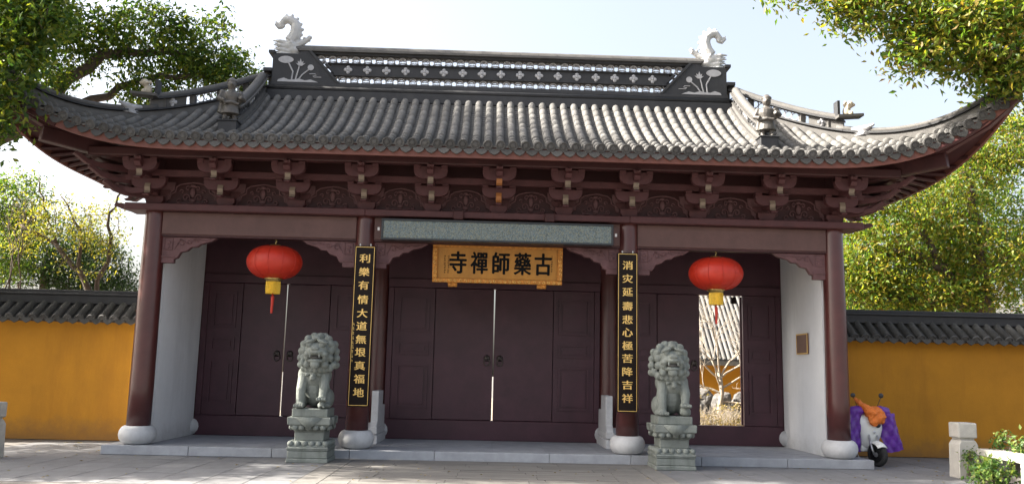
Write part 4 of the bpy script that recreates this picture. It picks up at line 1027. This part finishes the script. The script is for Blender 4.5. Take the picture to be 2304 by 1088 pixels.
# ------------------------------------------------------------------ trees
def leaves_mesh(name, C, per, cr, size, m, seed, droop=.35, asp=.42):
    r = np.random.default_rng(seed); n = len(C)*per
    ctr = np.repeat(np.array(C), per, 0) + r.normal(0, 1, (n, 3))*np.array([cr, cr, cr*.75])
    d = r.normal(0, 1, (n, 3)); d[:, 2] -= droop; d /= np.linalg.norm(d, axis=1)[:, None]
    u = r.normal(0, 1, (n, 3)); u[:, 2] += .9; sd = np.cross(d, u); sd /= np.linalg.norm(sd, axis=1)[:, None] + 1e-9; nr = np.cross(sd, d)
    L = (size*r.uniform(.65, 1.25, n))[:, None]; W = L*asp*.5
    v = np.empty((n, 4, 3)); v[:, 0] = ctr; v[:, 1] = ctr + d*L*.45 + sd*W + nr*W*.35; v[:, 2] = ctr + d*L - nr*L*.08; v[:, 3] = ctr + d*L*.45 - sd*W + nr*W*.35
    me = bpy.data.meshes.new(name); me.vertices.add(n*4); me.vertices.foreach_set("co", v.reshape(-1))
    base = np.arange(n)*4; tri = np.stack([base, base+1, base+2, base, base+2, base+3], 1).reshape(-1)
    me.loops.add(n*6); me.loops.foreach_set("vertex_index", tri.astype(np.int32)); me.polygons.add(n*2)
    me.polygons.foreach_set("loop_start", np.arange(0, n*6, 3).astype(np.int32)); me.polygons.foreach_set("loop_total", np.full(n*2, 3, np.int32))
    me.materials.append(m); me.update(); me.validate(); return me
def wob(a, b, n, amp, r):
    a, b = Vector(a), Vector(b); return [a.lerp(b, i/n) + Vector((r.uniform(-1, 1), r.uniform(-1, 1), r.uniform(-1, 1)))*amp*(0 if i in (0, n) else 1) for i in range(n+1)]
def tree(name, label, base, limbs, clumps, m_leaf, per=26, cr=.2, size=.1, seed=1, group=None, bark=None, shell=.55, twig=.012, droop=.35):
    r = random.Random(seed); t = thing(name, label, "tree", base, group, world_parts=True)
    w = MB(); nodes = []
    for pts, r0, r1 in limbs:
        P = []
        for a, b in zip(pts[:-1], pts[1:]): P += wob(a, b, 4, .05 + (Vector(b)-Vector(a)).length*.018, r)[:-1]
        P.append(Vector(pts[-1])); rr = [lerp(r0, r1, i/(len(P)-1)) for i in range(len(P))]
        w.tube(P, rr, 9 if r0 > .06 else 6); nodes += P[len(P)//4:]
    C = []
    for c, rad, n in clumps:
        for _ in range(n):
            while True:
                p = Vector((r.uniform(-1, 1), r.uniform(-1, 1), r.uniform(-1, 1)))
                if p.length < 1: break
            p *= max(p.length, shell)/max(p.length, 1e-4) if r.random() < .7 else 1
            C.append(Vector(c) + Vector((p.x*rad[0], p.y*rad[1], p.z*rad[2])))
    nd = np.array([p[:] for p in nodes]) if nodes else np.zeros((1, 3)); order = []
    for c in C:
        k = int(np.argmin(((nd - np.array(c[:]))**2).sum(1))); order.append(((Vector(nd[k])-c).length, c))
    order.sort(key=lambda q: q[0])
    pts = [tuple(p) for p in nodes]
    A = np.array(pts)
    for dist, c in order:
        k = int(np.argmin(((A - np.array(c[:]))**2).sum(1))); a = Vector(A[k]); L = (a-c).length
        if L > .05:
            P = wob(a, c, 3, L*.10, r); w.tube(P, [max(twig, .014*L+twig*.6), twig, twig*.7, twig*.4], 4, cap=False)
            if len(A) < 2600: A = np.vstack([A, [tuple(P[2]), tuple(c)]])
    w.link("trunk", bark or m_bark, t, smooth=True)
    put("crown", leaves_mesh("crown", [tuple(c) for c in C], per, cr, size, m_leaf, seed, droop), t)
    return t
def rec(w, p, d, L, rad, dep, r, spread=.6, up=.1):
    P = [p]; q = p.copy(); dd = d.copy()
    for i in range(3):
        dd = (dd + Vector((r.uniform(-1, 1), r.uniform(-1, 1), r.uniform(-1, 1)))*.22 + Vector((0, 0, up*.3))).normalized(); q = q + dd*L/3; P.append(q.copy())
    w.tube(P, [rad, rad*.88, rad*.76, rad*.62], 5 if rad > .02 else 4, cap=False)
    if dep > 0:
        for k in range(r.choice((2, 3, 3))):
            nd = (dd + Vector((r.uniform(-1, 1), r.uniform(-1, 1), r.uniform(-.7, 1)))*spread*1.3 + Vector((0, 0, up))).normalized(); st_ = P[r.choice((2, 3, 3))]
            rec(w, st_, nd, L*r.uniform(.62, .85), rad*.6, dep-1, r, spread, up)
# great camphor on the side of the closed doors
tree("camphor_tree", "big camphor tree with dark leaves hanging before the roof corner opposite the scooter", (-12.8, 2.2, 0),
     [([(-12.8, 2.2, 0), (-12.6, 2.3, 3), (-12.2, 2.6, 5.6)], .42, .28), ([(-12.2, 2.6, 5.6), (-10.8, 3.2, 7.6), (-9.5, 3.5, 8.9), (-8.4, 3.7, 9.05), (-7.1, 3.9, 8.95)], .2, .05),
      ([(-11.4, 3.0, 6.6), (-9.6, 3.4, 7.75), (-8.4, 3.6, 8.35), (-7.3, 3.7, 8.55), (-6.4, 3.8, 8.3)], .12, .03), ([(-12.2, 2.6, 5.6), (-11.6, .5, 7.4), (-10, -1.2, 8.2), (-8.6, -2.2, 8.1)], .17, .03),
      ([(-12.2, 2.6, 5.6), (-12.6, 2.8, 8.5), (-12.2, 3, 11)], .24, .06), ([(-12.5, 2.7, 7.8), (-10.8, 2.2, 9.8), (-9.3, 1.6, 11.3)], .13, .03), ([(-12.4, 2.7, 7.5), (-14.5, 2.2, 9.5)], .14, .03),
      ([(-11.6, .5, 7.4), (-11.0, -1.5, 6.6), (-9.2, -2.5, 6.2)], .09, .02), ([(-10, -1.2, 8.2), (-8.9, -1.9, 9.4), (-7.7, -1.6, 10.4)], .07, .02)],
     [((-8.35, -2.3, 7.7), (.95, .6, .9), 95), ((-8.4, -2.5, 6.4), (.6, .5, .75), 48), ((-7.85, -2.45, 7.2), (.4, .35, .5), 24), ((-8.5, -2.6, 5.5), (.42, .35, .5), 34),
      ((-8.9, 3.6, 9.4), (1.4, .8, .8), 92), ((-7.2, 3.8, 8.9), (1.2, .7, .6), 72), ((-6.4, 3.8, 8.3), (.8, .6, .5), 42), ((-8.4, 3.6, 8.2), (.9, .6, .45), 34), ((-7.2, 3.7, 9.7), (.9, .6, .5), 20),
      ((-10.5, 3.2, 9.0), (1.2, .9, 1.4), 110), ((-10.3, 1.2, 11.2), (2.0, 1.8, 1.2), 170), ((-12.4, 2.6, 11.4), (2.2, 2.2, 1.5), 150), ((-14.3, 2, 9.6), (1.7, 1.8, 1.4), 70), ((-8.4, -1.2, 10.6), (1.6, 1.5, .9), 100), ((-11.2, -1.4, 9), (1.5, 1.4, 1.2), 100),
      ((-11, 2.6, 13.4), (2.3, 2, 1.2), 150), ((-9.6, 2.6, 14.6), (1.6, 1.5, .8), 60), ((-11.5, 1.2, 7.4), (1.3, 1.5, 1.2), 90), ((-12.6, -.5, 5.2), (1.4, 1.6, 1.3), 90), ((-14, 0, 6.5), (1.6, 1.6, 1.5), 80), ((-10.2, .6, 9.2), (.9, 1.2, .9), 50)],
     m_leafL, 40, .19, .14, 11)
tree("camphor_tree", "out of view camphor tree whose canopy shades the paving beside the stone post standing alone", (-17, -2.4, 0),  # unseen tree, added for the dappled shade on paving and roof
     [([(-17, -2.4, 0), (-16.8, -2.2, 3), (-16.2, -1.5, 5.5)], .35, .2), ([(-16.2, -1.5, 5.5), (-14.6, -.6, 6.6), (-13, 0, 6.8)], .14, .03), ([(-16.2, -1.5, 5.5), (-15.5, -1, 8.5), (-13.5, -1, 11), (-12, -.6, 13)], .18, .03)],
     [((-15.4, -1.2, 6.2), (2.8, 3.0, 2.2), 80), ((-13.2, -1.6, 4.4), (1.5, 1.6, 1.0), 30), ((-16, -1, 8.6), (2.4, 2.4, 1.4), 26), ((-12.4, -2.6, 4.6), (1.2, 1.2, .8), 14), ((-14, -2, 10.5), (2.6, 2.0, 1.6), 20), ((-12.5, -2.2, 13), (2.2, 1.8, 1.3), 12), ((-11.8, -.2, 9.7), (1.5, 1.7, 1.3), 90), ((-11.4, -.2, 12), (1.8, 1.8, 1.4), 85), ((-10.8, 0, 14.2), (1.6, 1.6, .9), 26)], m_leafL, 120, .34, .2, 19)
# camphor leaning in over the opposite roof corner
tree("camphor_tree", "sunlit yellow green camphor tree leaning over the roof corner above the scooter", (13.4, -1.0, 0),
     [([(13.4, -1, 0), (13.3, -1, 3), (12.9, -1, 6)], .36, .24), ([(12.9, -1, 6), (11.4, -1.6, 7.6), (9.4, -2.0, 8.0), (7.6, -2.1, 8.1), (6.2, -2.0, 8.5)], .16, .03), ([(12.9, -1, 6), (12.3, -.8, 8.6), (11.4, -.6, 10.4)], .2, .05), ([(11.4, -1.6, 7.6), (10.0, -2.2, 6.9), (8.8, -2.4, 6.9)], .08, .02), ([(9.9, -2.0, 8.1), (8.2, -1.7, 8.9), (5.2, -1.8, 8.7)], .06, .015)],
     [((8.3, -2.3, 7.8), (1.2, .7, .9), 145), ((6.8, -2.1, 8.15), (1.0, .6, .55), 66), ((7.5, -2.2, 7.4), (.8, .5, .42), 44), ((8.9, -2.4, 7.0), (.7, .6, .5), 60), ((6.1, -2, 8.5), (.6, .4, .3), 26), ((8.2, -1.8, 9.1), (2.0, 1, .7), 80), ((10.6, -1.5, 8.6), (1.5, 1.2, 1.5), 110), ((5.0, -1.8, 8.62), (.4, .3, .12), 10), ((9.6, -2.5, 6.4), (.5, .4, .5), 26)],
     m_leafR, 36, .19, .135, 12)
# trees behind the walls
tree("broadleaf_tree", "leafy green tree with a thick slanting branch behind the scooter's wall", (14.2, 8, 0),
     [([(14.2, 8, 0), (13.9, 8, 3.4), (12.9, 7.9, 4.9), (11.6, 7.8, 5.3), (10.4, 7.7, 5.0)], .3, .06), ([(13.9, 8, 3.4), (14.2, 8, 6), (13.6, 8, 8.4)], .25, .06), ([(12.9, 7.9, 4.9), (12.1, 8, 6.8), (11.5, 8, 7.8)], .12, .03), ([(13.7, 8, 3.8), (12.2, 7.6, 3.9), (10.6, 7.4, 3.9)], .1, .03)],
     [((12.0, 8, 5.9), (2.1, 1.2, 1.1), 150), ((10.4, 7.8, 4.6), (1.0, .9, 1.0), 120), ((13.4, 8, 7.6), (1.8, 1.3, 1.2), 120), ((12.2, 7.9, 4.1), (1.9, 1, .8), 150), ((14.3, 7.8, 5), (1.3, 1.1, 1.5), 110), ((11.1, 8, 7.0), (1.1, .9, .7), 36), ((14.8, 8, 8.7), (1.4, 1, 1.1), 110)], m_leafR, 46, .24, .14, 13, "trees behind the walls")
tree("broadleaf_tree", "dark green tree filling the background behind the roof corner above the scooter", (17.5, 13, 0),
     [([(17.5, 13, 0), (17.2, 13, 4), (16.4, 13, 7.5)], .35, .12), ([(17.2, 13, 4), (15, 13, 6), (13, 13, 6.8)], .14, .04)],
     [((14.4, 13, 5.2), (2.4, 1.3, 2.3), 170), ((17, 13, 7), (2.5, 1.5, 2.6), 200), ((12.6, 13, 3.6), (1.6, 1.2, 1.2), 130), ((19.6, 13, 5), (2, 1.5, 2.6), 60)], m_leafL, 46, .3, .17, 14, "trees behind the walls")
tree("evergreen_tree", "dark rounded evergreen behind the wall with the yellow leaved tree", (-13.6, 10, 0), [([(-13.6, 10, 0), (-13.6, 10, 3), (-13.5, 10, 5)], .25, .1)],
     [((-13.5, 10, 4.9), (1.7, 1.2, 1.1), 170), ((-12.3, 10, 4.4), (1.3, 1, 1.0), 120), ((-15, 10, 4.9), (1.2, 1, 1.3), 80), ((-11.6, 10, 3.8), (.9, .8, .6), 50)], m_leafD, 50, .22, .11, 15, "trees behind the walls", shell=.7)
tree("evergreen_tree", "tall dark green tree at the far end of the unlit ochre wall", (-15.4, 8, 0), [([(-15.4, 8, 0), (-15.2, 8, 4), (-14.9, 8, 7)], .25, .08)],
     [((-13.7, 8, 6.1), (.9, .8, .9), 90), ((-13.9, 8, 4.9), (1.1, 1, 1.2), 120)], m_leafL, 34, .22, .12, 16, "trees behind the walls")
yt = tree("yellow_leaved_tree", "half bare tree with yellow leaves behind the ochre wall", (-10.6, 6.5, 0),
     [([(-10.3, 6.5, 0), (-10.35, 6.5, 2.4), (-10.75, 6.5, 3.7), (-11.6, 6.5, 4.7), (-12.6, 6.5, 5.2)], .13, .03), ([(-10.6, 6.5, 3.3), (-10.2, 6.5, 4.3), (-10.3, 6.5, 5.6), (-10.0, 6.5, 6.4)], .07, .02), ([(-10.9, 6.5, 3.9), (-11.0, 6.5, 5.1), (-11.6, 6.5, 6.0)], .06, .015), ([(-11.6, 6.5, 4.7), (-12.0, 6.4, 5.7), (-12.2, 6.4, 6.5)], .05, .012)],
     [((-11.6, 6.5, 5.3), (1.2, .7, .65), 50), ((-10.4, 6.5, 5.2), (.75, .6, .8), 34), ((-12.5, 6.5, 4.9), (.7, .6, .5), 12), ((-10.9, 6.5, 4.3), (.9, .5, .5), 12)], m_leafY, 26, .17, .10, 17)
r_ = random.Random(21)
for x, z, dx in ((-12.6, 3.0, .25), (-13.4, 3.0, .35), (-11.9, 3.4, -.2)):
    bb_ = MB(); rec(bb_, Vector((x, 5.8, z-3)), Vector((dx, 0, 1)).normalized(), 3.2, .035, 0, r_); rec(bb_, Vector((x + dx*2.2, 5.8, z)), Vector((dx, 0, 1)).normalized(), 1.1, .022, 3, r_, .55, .2)
    tag(bb_.link("bare_sapling", m_bark, None), "thin bare sapling in front of the dark evergreen", "tree", "bare saplings behind the wall")

# ------------------------------------------------------------------ shrubs by the planter
def shrub(x, y, z, rx, ry, rz, n, label, seed, size=.07):
    s = thing("shrub", label, "shrub", (x, y, 0), group="shrubs around the planter", world_parts=True)
    r = random.Random(seed); C = []; w = MB()
    for _ in range(n):
        p = Vector((x + r.uniform(-rx, rx), y + r.uniform(-ry, ry), z + r.uniform(-rz, rz))); C.append(tuple(p))
        w.tube([(x + r.uniform(-.05, .05), y + r.uniform(-.05, .05), max(.0, z-rz-.25)), p.lerp(Vector((x, y, z)), .4), p], [.008, .006, .004], 4)
    w.link("stems", m_bark, s); put("foliage", leaves_mesh("foliage", C, 14, .06, size, m_leafS, seed, .1, .5), s)
shrub(8.02, -2.45, .2, .2, .45, .2, 60, "leafy shrub below the planter rim", 31, .085)
shrub(8.8, -2.2, .62, .3, .4, .16, 50, "leafy shrub growing above the planter rim", 32, .085)
shrub(8.08, -1.75, .42, .07, .1, .1, 14, "small leafy sprig beside the planter's stone post", 33, .055)

# ------------------------------------------------------------------ courtyard seen through the open door
cy = MB().bb(-8, 24, 3.15, 40, -.01, .02).link("courtyard_ground", m_soil); tag(cy, "sunlit courtyard ground behind the gate", "ground", kind="structure")
ha = thing("courtyard_hall", "yellow walled hall with a pale tiled roof seen through the open door", "building", (8, 14, 0), world_parts=True)
MB().bb(1, 20, 14.2, 18, 0, 2.1).link("wall", m_yellow, ha)
rf = MB().prism([(13.5, 2.2), (16.8, 5.4), (20.1, 2.2), (20.1, 2.05), (13.5, 2.05)], 'x', .5, 20.5).link("roof", m_tile, ha)
for i in range(60):
    x = 3.5 + i*.17
    if x > 12: break
    M, L = frame(Vector((x, 13.45, 2.25)), Vector((x, 16.75, 5.45)), Vector((1, 0, 0))); put("cover_tile", bar_me, rf, mw=M @ Matrix.Diagonal((.8, L, .5, 1)))
w = MB(); r_ = random.Random(41)
w.tube([(6.45, 8, 0), (6.42, 8, .7), (6.5, 8, 1.2), (6.45, 8, 1.65)], [.085, .075, .065, .06], 8)
for d, L, z in (((-.75, 0, .6), .75, 1.6), ((.6, .2, .7), .8, 1.6), ((0, -.2, 1), .9, 1.65), ((-.35, .3, .9), .8, 1.6), ((.3, -.2, .9), .85, 1.6), ((-.9, 0, .25), .7, 1.2), ((.9, -.1, .45), .7, 1.3), ((.8, 0, .2), .6, .95), ((-.6, -.3, .7), .8, 1.4)):
    rec(w, Vector((6.45, 8, z)), Vector(d).normalized(), L, .034, 5, r_, .85, .12)
t = w.link("bare_courtyard_tree", m_palebark, None, smooth=True); tag(t, "small bare tree with tangled pale branches seen through the open door", "tree")
r_ = random.Random(43); tx = bpy.data.textures.new("rocktex", 'CLOUDS'); tx.noise_scale = .3
for k in range(9):
    rk = MB(); cx_ = 5.3 + k*.5; 
    for q_ in range(3): rk.ell((cx_ + r_.uniform(-.2, .2), 10.6 + r_.uniform(-.4, .4), r_.uniform(.15, .95)), (r_.uniform(.22, .38), .35, r_.uniform(.2, .4)), (r_.uniform(0, 1), r_.uniform(0, 1), 0), 9, 7)
    o = rk.link("garden_rock", m_rock); m_ = o.modifiers.new("r", 'REMESH'); m_.mode = 'VOXEL'; m_.voxel_size = .05; dm = o.modifiers.new("d", 'DISPLACE'); dm.texture = tx; dm.strength = .22
    tag(o, "weathered grey garden rock behind the bare courtyard tree", "rock", "rocks in the courtyard")
r_ = random.Random(44); C = [(5.4 + r_.uniform(0, 2.8), 7.1 + r_.uniform(-.5, .6), .1 + abs(r_.gauss(0, .30))) for _ in range(330)]
sh = put("dry_undergrowth", leaves_mesh("dry_undergrowth", C, 16, .08, .075, m_dry, 45, -.5, .4)); tag(sh, "brown and green dry undergrowth at the foot of the bare courtyard tree", "undergrowth", kind="stuff")
w = MB()
for c in C[::3]: rec(w, Vector((c[0], c[1], 0)), Vector((r_.uniform(-.4, .4), r_.uniform(-.3, .3), 1)).normalized(), .4, .007, 2, r_)
w.link("stems", m_palebark, sh)

fl_ = MB(); r_ = random.Random(77)
for k in range(170):
    x, y = r_.uniform(-9, 9.4), -.4 - 3.4*r_.random()
    if r_.random() < .25: x, y = r_.choice((-1, 1))*r_.uniform(7.2, 9), r_.uniform(-.3, 2.4)
    a = r_.uniform(0, 6.3); L = r_.uniform(.018, .04); c_, s_ = math.cos(a)*L, math.sin(a)*L; z = .007
    fl_.add([(x-c_, y-s_, z), (x-s_*.4, y+c_*.4, z+.012), (x+c_, y+s_, z+.004), (x+s_*.4, y-c_*.4, z+.01)], [(0, 1, 2), (0, 2, 3)])
fo_ = fl_.link("fallen_leaves", m_dry); tag(fo_, "scattered dry leaves lying on the paving", "leaves", kind="stuff")
